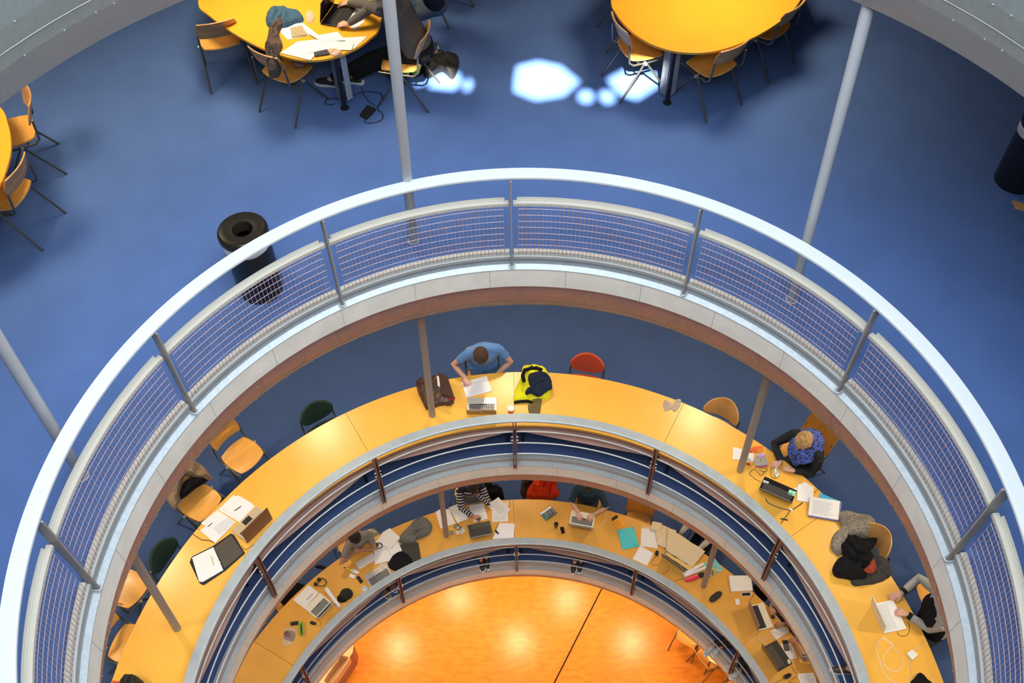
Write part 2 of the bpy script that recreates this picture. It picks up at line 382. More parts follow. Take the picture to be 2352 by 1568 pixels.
# ------------------------------------------------------------------ ring desks
def ring_desk(a0, a1, rin, rout, z, F, m, label, group, leg_side=True):
    t = thing('ring_desk', label, 'desk', tuple(pol((rin + rout) / 2, (a0 + a1) / 2, F)), 'sections of the middle ring desk' if z > -5 else 'sections of the lower ring desk')
    e = 0.03
    o = MB().arc([(rin, z), (rout, z), (rout, z - 0.028), (rin, z - 0.028)], a0 + e, a1 - e, 1).build('tabletop', m, t)
    MB().arc([(rin + 0.004, z - 0.028), (rin + 0.022, z - 0.028), (rin + 0.022, z - 0.085), (rin + 0.004, z - 0.085)], a0 + e, a1 - e, 1).build('edge_board', FASM, t)
    # modesty panel: follows the curved top, straight along its lower edge
    n = 20; V = []; F_ = []
    dz_, dr_ = (0.118, 0.0) if z > -5 else (0.092, 0.022); c0 = pol(rin + dr_, a0 + 0.2, z - dz_); c1 = pol(rin + dr_, a1 - 0.2, z - dz_)
    for i in range(n + 1):
        q = i / n; V += [pol(rin + 0.012, a0 + 0.2 + (a1 - a0 - 0.4) * q, z - 0.085), c0.lerp(c1, q)]
    V2 = [v + Vector((v.x, v.y, 0)).normalized() * 0.014 for v in V]
    N = len(V)
    for i in range(n):
        a = 2 * i; F_ += [(a, a + 1, a + 3, a + 2), (N + a, N + a + 2, N + a + 3, N + a + 1), (a + 1, N + a + 1, N + a + 3, a + 3), (a, a + 2, N + a + 2, N + a)]
    MB().add(V + V2, F_).build('apron', FASM, t)
    for q in (a0 + 1.5, a1 - 1.5):
        for rr_ in (rin + 0.2, rout - 0.2):
            p = pol(rr_, q, F); MB().tube([p, p + Vector((0, 0, z - F - 0.028))], 0.02, 10).build('leg', BLACK, t)
    return t
DB = ['far right end of the middle desk where the white laptop stands', 'middle desk section under the coats and the paper stack', 'bare middle desk section by the red chair with the yellow jacket',
      'middle desk section under the notebook and the leather bag', 'middle desk section with the loose papers and the silver laptop', 'left end of the middle desk with the open ring binder', 'last left section of the middle desk']
SB = [4.4, 34.07, 62.75, 91.95, 121.1, 150.5, 179.5]
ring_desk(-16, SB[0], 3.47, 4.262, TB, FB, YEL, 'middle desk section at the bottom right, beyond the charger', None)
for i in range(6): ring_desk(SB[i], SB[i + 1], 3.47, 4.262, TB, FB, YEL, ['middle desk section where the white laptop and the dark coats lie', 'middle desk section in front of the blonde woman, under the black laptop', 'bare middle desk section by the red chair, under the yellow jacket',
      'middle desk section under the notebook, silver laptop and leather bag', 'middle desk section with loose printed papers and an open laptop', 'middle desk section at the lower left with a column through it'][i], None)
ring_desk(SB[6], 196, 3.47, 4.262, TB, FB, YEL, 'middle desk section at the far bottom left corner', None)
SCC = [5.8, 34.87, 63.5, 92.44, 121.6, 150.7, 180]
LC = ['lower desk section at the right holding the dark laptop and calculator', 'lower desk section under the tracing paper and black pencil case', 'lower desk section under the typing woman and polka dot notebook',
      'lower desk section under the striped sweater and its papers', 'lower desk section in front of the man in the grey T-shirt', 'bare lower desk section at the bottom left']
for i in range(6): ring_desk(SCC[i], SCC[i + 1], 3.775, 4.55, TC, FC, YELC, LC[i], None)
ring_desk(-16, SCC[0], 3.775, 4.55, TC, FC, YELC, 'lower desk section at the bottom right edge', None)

# ------------------------------------------------------------------ furniture builders
def shell(name, m, parent, f, th, nx=12, ny=10, k=0.28):
    V = []; F = []
    P = {}
    for i in range(nx + 1):
        for j in range(ny + 1):
            u = -1 + 2 * i / nx; v = -1 + 2 * j / ny
            P[i, j] = (u * sqrt(1 - v * v * k), v * sqrt(1 - u * u * k))
    idx = lambda i, j, s: (i * (ny + 1) + j) + s * (nx + 1) * (ny + 1)
    top = [f(*P[i, j]) for i in range(nx + 1) for j in range(ny + 1)]
    nrm = []
    for i in range(nx + 1):
        for j in range(ny + 1):
            u, v = P[i, j]; e = 0.02
            du = Vector(f(u + e, v)) - Vector(f(u - e, v)); dv = Vector(f(u, v + e)) - Vector(f(u, v - e))
            nrm.append(du.cross(dv).normalized())
    V = [Vector(p) + n * (th / 2) for p, n in zip(top, nrm)] + [Vector(p) - n * (th / 2) for p, n in zip(top, nrm)]
    for i in range(nx):
        for j in range(ny):
            F.append((idx(i, j, 0), idx(i + 1, j, 0), idx(i + 1, j + 1, 0), idx(i, j + 1, 0)))
            F.append((idx(i, j, 1), idx(i, j + 1, 1), idx(i + 1, j + 1, 1), idx(i + 1, j, 1)))
    for i in range(nx):
        for j in (0, ny): F.append((idx(i, j, 0), idx(i + 1, j, 0), idx(i + 1, j, 1), idx(i, j, 1)))
    for j in range(ny):
        for i in (0, nx): F.append((idx(i, j, 0), idx(i, j + 1, 0), idx(i, j + 1, 1), idx(i, j, 1)))
    return MB().add(V, F, True).build(name, m, parent)
def make_chair(style, seatm, backm, legm, label):
    t = thing('chair', label, 'chair')
    sw, sd = 0.215, 0.205
    shell('seat', seatm, t, lambda u, v: Vector((u * sw, v * sd, 0.445 + 0.012 * u * u - (0.028 * max(0, v) ** 2.5) + 0.016 * max(0, -v) ** 2 - 0.010 * (1 - u * u) * (1 - v * v))), 0.014 if style != 'pad' else 0.05)
    if style == 'ply':
        shell('backrest', backm, t, lambda u, v: Vector((u * 0.205, -0.235 - 0.045 * (v + 1) * 0.9 + 0.055 * u * u + 0.01 * (1 - u * u), 0.715 + v * 0.115 + (0.015 * (1 - u * u) if v < 0 else 0))), 0.013, 12, 8, 0.16)
    elif style == 'pad':
        shell('backrest', backm, t, lambda u, v: Vector((u * 0.215, -0.205 - 0.03 * (v + 1) + 0.06 * u * u, 0.70 + v * 0.15)), 0.035, 12, 8, 0.5)
    elif style == 'round':
        shell('backrest', backm, t, lambda u, v: Vector((u * 0.225, -0.20 - 0.04 * (v + 1) + 0.14 * u * u, 0.69 + v * 0.14)), 0.013, 14, 8, 0.45)
    elif style == 'board':
        shell('backrest', backm, t, lambda u, v: Vector((u * 0.225, -0.20 - 0.065 * (v + 1) + 0.02 * u * u, 0.69 + v * 0.21)), 0.016, 10, 8, 0.03)
    fr = MB()
    for s in (-1, 1):
        x = s * 0.215
        fr.tube([(x, 0.20, 0.425), (x, 0.0, 0.415), (x, -0.17, 0.42), (x * 1.0, -0.215, 0.46), (x * 0.99, -0.225, 0.56), (x * 0.96, -0.232 if style != 'round' else -0.16, 0.66)], 0.011, 8)
    for yy in (0.14, -0.10): fr.tube([(-0.215, yy, 0.415), (0.215, yy, 0.415)], 0.009, 6)
    fr.build('frame', legm, t)
    for s in (-1, 1):
        x = s * 0.222
        MB().tube([(x, -0.02, 0.41), (s * 0.235, 0.25, 0.0)], 0.011, 8).build('leg', legm, t)
        MB().tube([(x, -0.05, 0.41), (s * 0.245, -0.30, 0.0)], 0.011, 8).build('leg', legm, t)
        MB().tube([(s * 0.205, -0.04, 0.418), (s * 0.245, -0.04, 0.418)], 0.016, 8).build('joint', BOLT, t)
    return t
PROTO = {}
LEGM = mat('chair_leg_steel', (0.16, 0.15, 0.13), 0.35, metal=0.7)
STY = {'ply': ('ply', WOODB, WOOD, LEGM), 'plyl': ('ply', WOODB, WOODB, LEGM), 'green': ('pad', mat('green_fabric', (0.008, 0.035, 0.026), 0.8, bump=0.3, bscale=120), mat('green_fabric', (0, 0, 0)), LEGM),
       'red': ('pad', mat('red_fabric', (0.56, 0.075, 0.03), 0.85, bump=0.3, bscale=150), mat('red_fabric', (0, 0, 0)), LEGM),
       'round': ('round', WOODB, mat('honey_ply', (0.72, 0.40, 0.13), 0.4, var=0.08, scale=4, stretch=(1, 8, 1)), LEGM), 'board': ('board', WOODB, mat('orange_ply', (0.66, 0.29, 0.055), 0.4, var=0.10, scale=5, stretch=(8, 1, 1)), LEGM)}
def chair(kind, pos, heading, label, group=None):   # heading in degrees: where the sitter looks
    if kind not in PROTO:
        c = make_chair(*STY[kind], label); PROTO[kind] = c
    else: c = copy_tree(PROTO[kind])
    c.location = pos; c.rotation_euler = (0, 0, R(heading - 90)); c['label'] = label
    if 'group' in c: del c['group']
    if group: c['group'] = group
    return c
def chair_feet(kind, r1, r2, f, label, F=0, group=None):
    group = group or 'wooden chairs at the upper floor tables'
    a, b, c = at(*r1, F), at(*r2, F), at(*f, F); m = (a + b) / 2; d = (c - m).normalized()
    return chair(kind, m + d * 0.28, math.degrees(atan2(d.y, d.x)), label, group)
def heading_in(p): return math.degrees(atan2(-p.y, -p.x))

# ---- upper floor tables
def smooth_loop(p, n=6):
    k = len(p); out = []
    for i in range(k):
        a, b, c, d = p[i - 1], p[i], p[(i + 1) % k], p[(i + 2) % k]
        for j in range(n):
            t = j / n
            out.append(0.5 * ((2 * b) + (c - a) * t + (2 * a - 5 * b + 4 * c - d) * t * t + (3 * b - a - 3 * c + d) * t ** 3))
    return out
def big_table(px, extra, label, feet, mm=YELA):
    z = 0.74
    pts = [at(x, y, z) for (x, y) in px] + [Vector((x, y, z)) for (x, y) in extra]
    sm = smooth_loop(pts); c = sum(sm, Vector()) / len(sm)
    t = thing('study_table', label, 'table', (c.x, c.y, 0))
    top = MB().prism([p + Vector((0, 0, -0.028)) for p in sm], 0.028).build('tabletop', mm, t); bev(top, 0.005)
    for f in feet:
        p = at(*f, 0) if len(f) == 2 else Vector((f[0], f[1], 0))
        l = MB(); l.tube([p, p + Vector((0, 0, 0.71))], 0.024, 12); l.lathe(p, [(0.045, 0), (0.045, 0.008), (0.02, 0.016)], 16, caps=True); lg = l.build('leg', BLACK, t)
        for sg in (-1, 1):
            q = p + Vector((0.030 * sg, 0.045, 0)); d1 = Vector((sg * 0.05, 0.05, 0))
            MB().prism([q + Vector((0, 0, 0.06)), q + d1 + Vector((0, 0, 0.06)), q + d1 + Vector((0, 0, 0.71)), q + Vector((0, 0, 0.71))], Vector((0.006, -0.006, 0))).build('leg_panel', GALV, t)
    return t
big_table([(455, 0), (480, 35), (560, 90), (640, 125), (700, 138), (760, 133), (815, 112), (850, 88), (872, 62)], [(-1.50, 6.1), (-1.9, 6.9), (-2.7, 7.3), (-3.4, 6.9)], 'yellow table at the top left, strewn with papers by the man in grey', [(792, 248), (-3.0, 6.5, 0)])
big_table([(1403, 0), (1413, 28), (1440, 62), (1480, 93), (1530, 113), (1590, 121), (1650, 115), (1720, 91), (1790, 50), (1835, 5)], [(3.05, 6.5), (2.9, 7.1), (2.2, 7.4), (1.4, 7.2), (0.95, 6.7)], 'empty yellow table at the top right, beside the sun patches', [(1532, 236), (2.3, 6.7, 0)])
big_table([(0, 245), (17, 280), (25, 318), (24, 355), (12, 395), (-2, 425), (-40, 470)], [(-5.3, 2.7), (-6.1, 2.9), (-6.4, 3.6), (-6.0, 4.4), (-5.3, 4.7)], 'yellow table cut off by the left edge of the picture', [(-5.4, 3.6, 0)])
chair_feet('ply', (597, 258), (683, 290), (695, 226), 'wooden chair under the top left table with a dark jacket hanging over it')
chair_feet('ply', (516, 182), (562, 226), (520, 131), 'wooden chair at the left side of the top left table')
chair_feet('ply', (967, 254), (1019, 195), (906, 214), 'wooden chair the man in the grey sweater sits on')
chair_feet('ply', (1383, 176), (1429, 233), (1492, 183), 'wooden chair at the top right table standing in a patch of sunlight')
chair_feet('ply', (1385, 60), (1384, 125), (1450, 85), 'wooden chair behind the sunlit one at the left of the top right table')
chair_feet('ply', (1617, 275), (1703, 244), (1600, 212), 'wooden chair at the near side of the top right table')
chair_feet('ply', (1769, 190), (1814, 145), (1718, 130), 'wooden chair at the right side of the top right table')
chair_feet('ply', (1842, 119), (1850, 50), (1775, 60), 'wooden chair half cut off at the far right of the top right table')
chair_feet('ply', (124, 339), (157, 394), (40, 395), 'wooden chair turned sideways at the left edge table, upper one')
chair_feet('ply', (128, 494), (115, 570), (20, 520), 'wooden chair at the left edge table, lower one')
chair_feet('ply', (1040, 69), (1075, 10), (985, 10), 'wooden chair of the person in jeans at the top')

# ---- litter bins
def bin_(p, label):
    t = thing('litter_bin', label, 'bin', tuple(p))
    MB().lathe(p, [(0.0, 0.0), (0.19, 0.0), (0.193, 0.01), (0.198, 0.66), (0.196, 0.66), (0.18, 0.05), (0, 0.04)], 40).build('body', BLACK, t)
    V = MB().lathe(p, [(0.200, 0.595), (0.203, 0.60), (0.205, 0.675), (0.200, 0.70), (0.19, 0.70)], 40)
    for i, v in enumerate(V.v): v.x += 0.003 * sin(i * 2.3); v.y += 0.003 * cos(i * 1.7); v.z += 0.006 * sin(i * 0.9) if i < 40 else 0
    V.build('bag_collar', mat('white_bag', (0.82, 0.82, 0.86), 0.5), t)
    MB().lathe(p, [(0.17, 0.68), (0.204, 0.685), (0.212, 0.70), (0.212, 0.735), (0.204, 0.758), (0.19, 0.768), (0.13, 0.752), (0.098, 0.762), (0.088, 0.760), (0.082, 0.745), (0.078, 0.66), (0.17, 0.66)], 48).build('lid', mat('black_gloss', (0.035, 0.03, 0.022), 0.28, metal=0.5), t)
    return t
bin_(Vector((-2.354, 2.79, 0)), 'black litter bin with a white bag behind the guard railing')
bin_(at(2330, 415, 0), 'black litter bin cut off by the right edge of the picture')
bi = MB()
for k in range(3): bi.box(at(2346 + 3 * k, 470 + 6 * k, 0.45), (0.16, 0.018, 0.02), Matrix.Rotation(-0.5, 3, 'Z'))
tag(bi.build('slatted_stool', WOOD), 'corner of a slatted wooden seat at the right edge below the bin', 'stool')

# ---- chairs around the middle desk (floor B)
def chB(kind, px, py, label, dh=0.0, F=FB, zz=0.45, dr=0.0):
    p = at(px, py, F + zz); h = heading_in(p); u = Vector((p.x, p.y, 0)).normalized()
    return chair(kind, Vector((p.x, p.y, F)) + u * dr, h + dh, label, 'chairs at the middle desk' if F == FB else 'chairs at the lower desk')
chB('plyl', 557, 1045, 'wooden chair pulled back from the middle desk, left of the green chair', 6)
chB('plyl', 459, 1153, 'wooden chair with a beige jacket hanging on its back', 2)
chB('green', 752, 1000, 'dark green upholstered chair beside the middle desk', 0)
chB('green', 424, 1312, 'dark green chair half under the lower left of the middle desk', 0)
chB('plyl', 292, 1350, 'wooden chair turned sideways below the green chair at the left', 80)
chB('plyl', 302, 1480, 'wooden chair pushed under the desk at the lower left', -4)
chB('red', 1342, 892, 'red upholstered chair behind the middle desk', 0)
chB('round', 1640, 992, 'honey coloured rounded chair left of the blonde woman', 2)
chB('board', 1838, 1040, 'chair with a square wooden back behind the blonde woman', -10, dr=0.02)
chB('round', 1972, 1275, 'pale wooden chair behind the pile of coats', 0)
chB('ply', 1108, 845, 'wooden chair of the man in the blue T-shirt', 0, dr=-0.20)
chB('ply', 2140, 1375, 'chair of the person in the grey hooded top', 0, dr=0.1)
chB('board', 1462, 1205, 'lower floor chair with a wooden back and a slot handle', 6, FC)
chB('plyl', 683, 1400, 'lower floor chair with a black seat pad at the left', 0, FC, dr=0.1)
for (x, y, lab) in [(1078, 1140, 'lower chair under the striped sweater'), (1240, 1150, 'lower chair covered by the red coat'), (1352, 1150, 'lower chair under the dark blue shirt'),
                    (812, 1255, 'lower chair under the grey T-shirt man'), (1625, 1215, 'lower chair under the person with white sleeves'), (1815, 1400, 'lower chair under the person in the checked shirt'), (1885, 1500, 'lower chair at the right end of the desk')]:
    chB('ply', x, y, lab, 0, FC, dr=0.05)

# ------------------------------------------------------------------ small item builders
def P(q, z): return at(q[0], q[1], z)
def flat(name, label, cat, px, z, th, m, group=None, bevw=0):
    o = MB().prism([P(q, z) for q in px], th).build(name, m); tag(o, label, cat, group)
    if bevw: bev(o, bevw)
    return o
def lines(parent, px, z, n, m, mar=0.12, jit=0.25):      # printed rows on a sheet given by its four corners
    a, b, c, d = [P(q, z) for q in px]; mb = MB()
    for i in range(n):
        t = mar + (1 - 2 * mar) * (i + 0.5) / n; h = 0.25 * (1 - 2 * mar) / n
        e = 1 - mar - jit * random.random()
        g = lambda u, v: (a.lerp(b, u)).lerp(d.lerp(c, u), v)
        mb.add([g(mar, t - h), g(e, t - h), g(e, t + h), g(mar, t + h)], [(0, 1, 2, 3)])
    o = mb.build('printed_lines', m, parent); o['kind'] = 'stuff'; return o
INK = mat('grey_ink', (0.62, 0.63, 0.68), 0.9)
INKD = mat('dark_ink', (0.16, 0.16, 0.2), 0.9)
def sheet(label, px, z, th=0.003, m=None, n=0, name='paper_sheet', cat='paper', group=None, ink=INK):
    o = flat(name, label, cat, px, z, th, m or PAPER, group)
    if n: lines(o, px, z + th + 0.0006, n, ink)
    return o
KEY = mat('black_keys', (0.03, 0.03, 0.035), 0.5)
ALU = mat('silver_aluminium', (0.72, 0.70, 0.66), 0.35, metal=0.45)
ALUD = mat('dark_lid', (0.10, 0.085, 0.08), 0.35, metal=0.4)
WPL = mat('white_plastic', (0.82, 0.83, 0.85), 0.35)
SCRN = mat('dark_screen', (0.015, 0.016, 0.02), 0.12)
def laptop(label, z, fl, fr, hg, D, th, base, lid, keys=KEY, kb=(0.40, 0.92), trim=None, emblem=None, pad=True, lidlen=None, padm=None):
    a, b, h = P(fl, z), P(fr, z), P(hg, z); W = (b - a).length; ex = (b - a).normalized(); ey = Vector((-ex.y, ex.x, 0))
    if (h - a).dot(ey) < 0: ey = -ey
    ez = Vector((0, 0, 1)); T = 0.018
    c = (a + b) / 2 + ey * D / 2
    t = thing('laptop', label, 'laptop', (c.x, c.y, z))
    def q(u, v, w): return a + ex * (W * u) + ey * (D * v) + ez * w
    def slab(u0, u1, v0, v1, w0, w1): return [q(u0, v0, w0), q(u1, v0, w0), q(u1, v1, w0), q(u0, v1, w0)], w1 - w0
    bo = MB().prism(*slab(0, 1, 0, 1, 0.001, T)).build('base', base, t); bev(bo, 0.004)
    kd = MB().prism(*slab(0.05, 0.95, kb[0], kb[1], T, T + 0.0008)).build('keyboard_bed', trim or base, t)
    km = MB(); nr, ncol = 5, 14
    for i in range(nr):
        for j in range(ncol):
            if i == 0 and 3 < j < 9:
                if j != 4: continue
                u0, u1 = 4 / ncol, 9 / ncol
            else: u0, u1 = j / ncol, (j + 1) / ncol
            g = 0.10 / ncol; U = lambda u: 0.07 + 0.86 * u
            v0 = kb[0] + (kb[1] - kb[0]) * (i + 0.1) / nr; v1 = kb[0] + (kb[1] - kb[0]) * (i + 0.88) / nr
            km.prism(*slab(U(u0 + g), U(u1 - g), v0, v1, T + 0.0008, T + 0.0032))
    k = km.build('keys', keys, t); k['kind'] = 'stuff'
    if pad: MB().prism(*slab(0.36, 0.64, 0.07, 0.33, T, T + 0.0008)).build('touchpad', padm or base, t)
    L = lidlen or D; hb = q(0, 1, T) ; d = ey * cos(R(th)) + ez * sin(R(th)); nn = d.cross(ex) * 0.004
    if nn.dot(ey) < 0: nn = -nn
    lo = MB().prism([hb, hb + ex * W, hb + ex * W + d * L, hb + d * L], nn * 2).build('lid', lid, t); bev(lo, 0.002)
    MB().prism([hb + ex * W * 0.04 + d * L * 0.06 - nn * 0.3, hb + ex * W * 0.96 + d * L * 0.06 - nn * 0.3, hb + ex * W * 0.96 + d * L * 0.95 - nn * 0.3, hb + ex * W * 0.04 + d * L * 0.95 - nn * 0.3], nn * 0.25).build('screen', SCRN, t)
    if emblem:
        e0 = hb + ex * W * 0.5 + d * L * 0.5 + nn * 2
        V = [e0 + ex * (0.018 * cos(x)) + d * (0.02 * sin(x)) for x in [2 * pi * i / 12 for i in range(12)]]
        MB().prism(V, nn * 0.2).build('emblem', emblem, t)
    return t
def cable(label, px, z, r, m, cat='cable', name='cable'):
    pts = [P(q[:2], z if len(q) < 3 else q[2]) + Vector((0, 0, r)) for q in px]
    k = len(pts); out = []
    for i in range(k - 1):
        a, b, c, d = pts[max(i - 1, 0)], pts[i], pts[i + 1], pts[min(i + 2, k - 1)]
        for j in range(6):
            t = j / 6; out.append(0.5 * ((2 * b) + (c - a) * t + (2 * a - 5 * b + 4 * c - d) * t * t + (3 * b - a - 3 * c + d) * t ** 3))
    out.append(pts[-1])
    return tag(MB().tube(out, r, 6).build(name, m), label, cat)
def inside(p, poly):
    c = False; n = len(poly)
    for i in range(n):
        a, b = poly[i], poly[i - 1]
        if (a.y > p.y) != (b.y > p.y) and p.x < (b.x - a.x) * (p.y - a.y) / (b.y - a.y + 1e-12) + a.x: c = not c
    return c
from mathutils import noise
def drape_mb(px, z, h, folds=5.0, seed=1, rings=15, base=0.0, c=None):
    rnd = random.Random(seed); pts = [P(q, z) for q in px]; sm = smooth_loop(pts, 5); n = len(sm)
    c = P(c, z) if c else sum(sm, Vector()) / n
    ang = rnd.random() * 3.14; dx, dy = cos(ang), sin(ang); off = Vector((seed * 3.1, seed * 1.7, seed * 0.9)); V = []; F = []
    def ridge(q, fa, fb):      # creases run along (dx, dy), bent by a slow noise
        u = q.x * dx + q.y * dy; v = q.x * dy - q.y * dx; w_ = noise.noise(Vector((u * 5, v * 5, 0)) + off) * 0.11
        return 1 - min(1, abs(noise.noise(Vector(((u + w_) * fa, (v - w_) * fb, 2.0)) + off)) * 3.2)
    for k in range(rings + 1):
        s = 1 - k / rings * 0.97
        prof = (1 - s ** 3.5) ** 0.45 if s < 1 else 0
        for i, p in enumerate(sm):
            q = c + (p - c) * (s * (1 + 0.035 * noise.noise(p * 22 + off)))
            f = ridge(q, folds * 1.1, folds * 3.6); g = ridge(q + Vector((3, 5, 0)), folds * 5.5, folds * 2.4)
            lump = 0.5 + 0.5 * noise.noise(Vector((q.x * 7, q.y * 7, 9)) + off)
            q.z = z + base + h * prof * (0.34 + 0.46 * lump + 0.34 * f + 0.16 * g)
            V.append(q)
    for k in range(rings):
        for i in range(n): F.append((k * n + i, k * n + (i + 1) % n, (k + 1) * n + (i + 1) % n, (k + 1) * n + i))
    F.append(tuple(range(rings * n, rings * n + n)))
    F.append(tuple(range(n - 1, -1, -1)))
    return MB().add(V, F, True)
def drape(name, label, cat, px, z, h, m, folds=5.0, seed=1, parent=None, base=0.0, c=None, pname=None):
    mb = drape_mb(px, z, h, folds, seed, base=base, c=c)
    if parent is not None: return mb.build(pname or name, m, parent)
    return tag(mb.build(name, m), label, cat)
def pill(name, label, cat, a, b, w, h, z, m, parent=None):      # rounded soft case between two pixels
    A, B = P(a, z), P(b, z); d = (B - A); L = d.length; d.normalize(); n = 8
    pts = []; rs = []
    for i in range(n + 1):
        t = i / n; e = (1 - abs(2 * t - 1) ** 3.2) ** 0.4 if 0 < t < 1 else 0.25
        pts.append(A + d * (L * t) + Vector((0, 0, h / 2))); rs.append(max(0.25, e) * w / 2)
    mb = MB().tube(pts, rs, 14, flat=h / w, up=(0, 0, 1))
    if parent is not None: return mb.build(name, m, parent)
    o = mb.build(name, m); return tag(o, label, cat)

# ------------------------------------------------------------------ people
def remesh(o, v):
    m = o.modifiers.new('remesh', 'REMESH'); m.mode = 'VOXEL'; m.voxel_size = v; m.use_smooth_shade = True
    s_ = o.modifiers.new('smooth', 'SMOOTH'); s_.factor = 0.5; s_.iterations = 3
    return o
def ik(a, b, l1, l2, hint):
    d = b - a; L = min(d.length, (l1 + l2) * 0.995); u = d.normalized()
    if d.length > (l1 + l2) * 0.995:
        k = d.length / ((l1 + l2) * 0.995); l1 *= k; l2 *= k; L = d.length * 0.999
    x = (l1 * l1 - l2 * l2 + L * L) / (2 * L); h = sqrt(max(0.0004, l1 * l1 - x * x))
    p = hint - a; p = p - u * p.dot(u)
    if p.length < 1e-4: p = Vector((0, 0, -1)) - u * (-u.z)
    return a + u * x + p.normalized() * h
def hand(mb, w, d, n, thumb, curl=0.35, sc=1.0):
    d = d.normalized(); n = (n - d * n.dot(d)).normalized(); s_ = d.cross(n)       # side axis
    mb.tube([w - d * 0.01, w + d * 0.03 * sc, w + d * 0.065 * sc, w + d * 0.092 * sc], [0.024 * sc, 0.036 * sc, 0.041 * sc, 0.036 * sc], 12, flat=[0.75, 0.42, 0.38, 0.36], up=n)
    for i, (off, L, st) in enumerate([(-0.030, 0.066, 0.088), (-0.010, 0.077, 0.094), (0.010, 0.072, 0.092), (0.029, 0.056, 0.084)]):
        o = off * thumb * -1
        p = w + d * (st - 0.02) * sc + s_ * (-o) * sc; dd = (d + s_ * (-o) * 2.6).normalized(); pts = [p]; a = 0.1
        for seg in (0.02, L * 0.45, L * 0.32, L * 0.27):
            p = p + (dd * cos(a) - n * sin(a)) * seg * sc; pts.append(p); a += curl
        mb.tube(pts, [0.0098 * sc, 0.0098 * sc, 0.009 * sc, 0.0082 * sc, 0.0062 * sc], 8)
    t0 = w + d * 0.025 * sc + s_ * (thumb * 0.022 * sc); td = (d * 0.75 + s_ * thumb * 0.75 - n * 0.25).normalized(); td2 = (d * 1.0 + s_ * thumb * 0.25 - n * 0.3).normalized()
    mb.tube([t0, t0 + td * 0.035 * sc, t0 + td * 0.035 * sc + td2 * 0.032 * sc, t0 + td * 0.035 * sc + td2 * 0.056 * sc], [0.014 * sc, 0.0125 * sc, 0.0105 * sc, 0.008 * sc], 8)
def person(label, F, N, H, head, fp, wr, wl, hr=None, hl=None, lean=0.20, sleeve='short', shirt=None, pants=None, hairm=None, hair='short', skin=SKIN, feet=None, shoe=None,
           dirr=None, dirl=None, stripes=None, fyaw=0, curl=(0.35, 0.35), build_=1.0, pelvis=None, collar=None, nrm=None, cuff=None, tilt=0.0):
    fw = Vector((cos(R(H)), sin(R(H)), 0)); rt = Vector((fw.y, -fw.x, 0)); up = Vector((0, 0, 1))
    N = at(*N); Hc = at(*head)
    PV = Vector(pelvis) if pelvis else Vector((N.x, N.y, 0)) - fw * lean + up * (F + 0.52)
    W = 0.178 * build_
    shR, shL = N + rt * W - up * 0.05, N - rt * W - up * 0.05
    wR, wL = at(*wr), at(*wl)
    eR = ik(shR, wR, 0.285, 0.255, at(*hr) if hr else shR + rt * 0.3 - up * 0.3 - fw * 0.1)
    eL = ik(shL, wL, 0.285, 0.255, at(*hl) if hl else shL - rt * 0.3 - up * 0.3 - fw * 0.1)
    for q, (a, b) in {'R': (shR, wR), 'L': (shL, wL)}.items():
        if (a - b).length > 0.56: print('ARM LONG', label, q, round((a - b).length, 2))
    sp = [PV - up * 0.06, PV + up * 0.04, PV.lerp(N, 0.40) - fw * 0.02, PV.lerp(N, 0.72) - fw * 0.015, N - up * 0.05, N + up * 0.015]
    def torso(mb, g):
        mb.tube(sp, [(0.13 + g) * build_, (0.165 + g) * build_, (0.150 + g) * build_, (0.175 + g) * build_, (0.150 + g) * build_, (0.062 + g)], 20, flat=[0.78, 0.74, 0.72, 0.68, 0.66, 0.95], up=fw)
        mb.tube([shR + rt * 0.005, N.lerp(shR, 0.5) + up * 0.012, N + up * 0.01, N.lerp(shL, 0.5) + up * 0.012, shL - rt * 0.005], [0.052 + g, 0.058 + g, 0.06 + g, 0.058 + g, 0.052 + g], 12)
    b = MB(); torso(b, -0.012)
    b.tube([shR, shR.lerp(eR, 0.5), eR, eR.lerp(wR, 0.35), wR], [0.046, 0.044, 0.036, 0.037, 0.025], 12)
    b.tube([shL, shL.lerp(eL, 0.5), eL, eL.lerp(wL, 0.35), wL], [0.046, 0.044, 0.036, 0.037, 0.025], 12)
    dR = (at(*dirr) - wR) if dirr else ((wR - eR).normalized() * 0.6 + fw * 0.4); dL = (at(*dirl) - wL) if dirl else ((wL - eL).normalized() * 0.6 + fw * 0.4)
    nr, nl = (Vector(nrm[0]), Vector(nrm[1])) if nrm else (up, up)
    hand(b, wR, dR, nr, -1, curl[0]); hand(b, wL, dL, nl, 1, curl[1])
    hips = [PV + rt * 0.09, PV - rt * 0.09]; ft = []
    for i, hp in enumerate(hips):
        fpos = at(feet[i][0], feet[i][1], F + 0.08) if feet else Vector((hp.x, hp.y, F + 0.08)) + fw * 0.42
        kn = ik(hp, fpos, 0.43, 0.42, hp + fw * 0.4 + up * 0.5)
        ft.append((hp, kn, fpos))
        b.tube([hp, hp.lerp(kn, 0.5), kn, kn.lerp(fpos, 0.4), fpos], [0.078, 0.068, 0.052, 0.05, 0.034], 12)
        b.tube([fpos + up * 0.0 - fw * 0.03, fpos + fw * 0.06 - up * 0.03, fpos + fw * 0.14 - up * 0.05], [0.035, 0.035, 0.026], 10)
    fy = fw * cos(R(fyaw)) + rt * sin(R(fyaw)); fd = (fy * cos(R(fp)) - up * sin(R(fp))).normalized(); hx = Vector((fy.y, -fy.x, 0)).normalized(); hz = hx.cross(fd)
    if tilt: q = Matrix.Rotation(R(tilt), 3, fd); hx = q @ hx; hz = q @ hz
    M = Matrix((hx, fd, hz)).transposed() * 1.13; L = lambda x, y, z: Hc + M @ Vector((x, y, z))
    b.ell(L(0, -0.012, 0.022), (0.074, 0.094, 0.090), M, 20, 14); b.ell(L(0, 0.022, -0.042), (0.056, 0.070, 0.074), M, 16, 12)
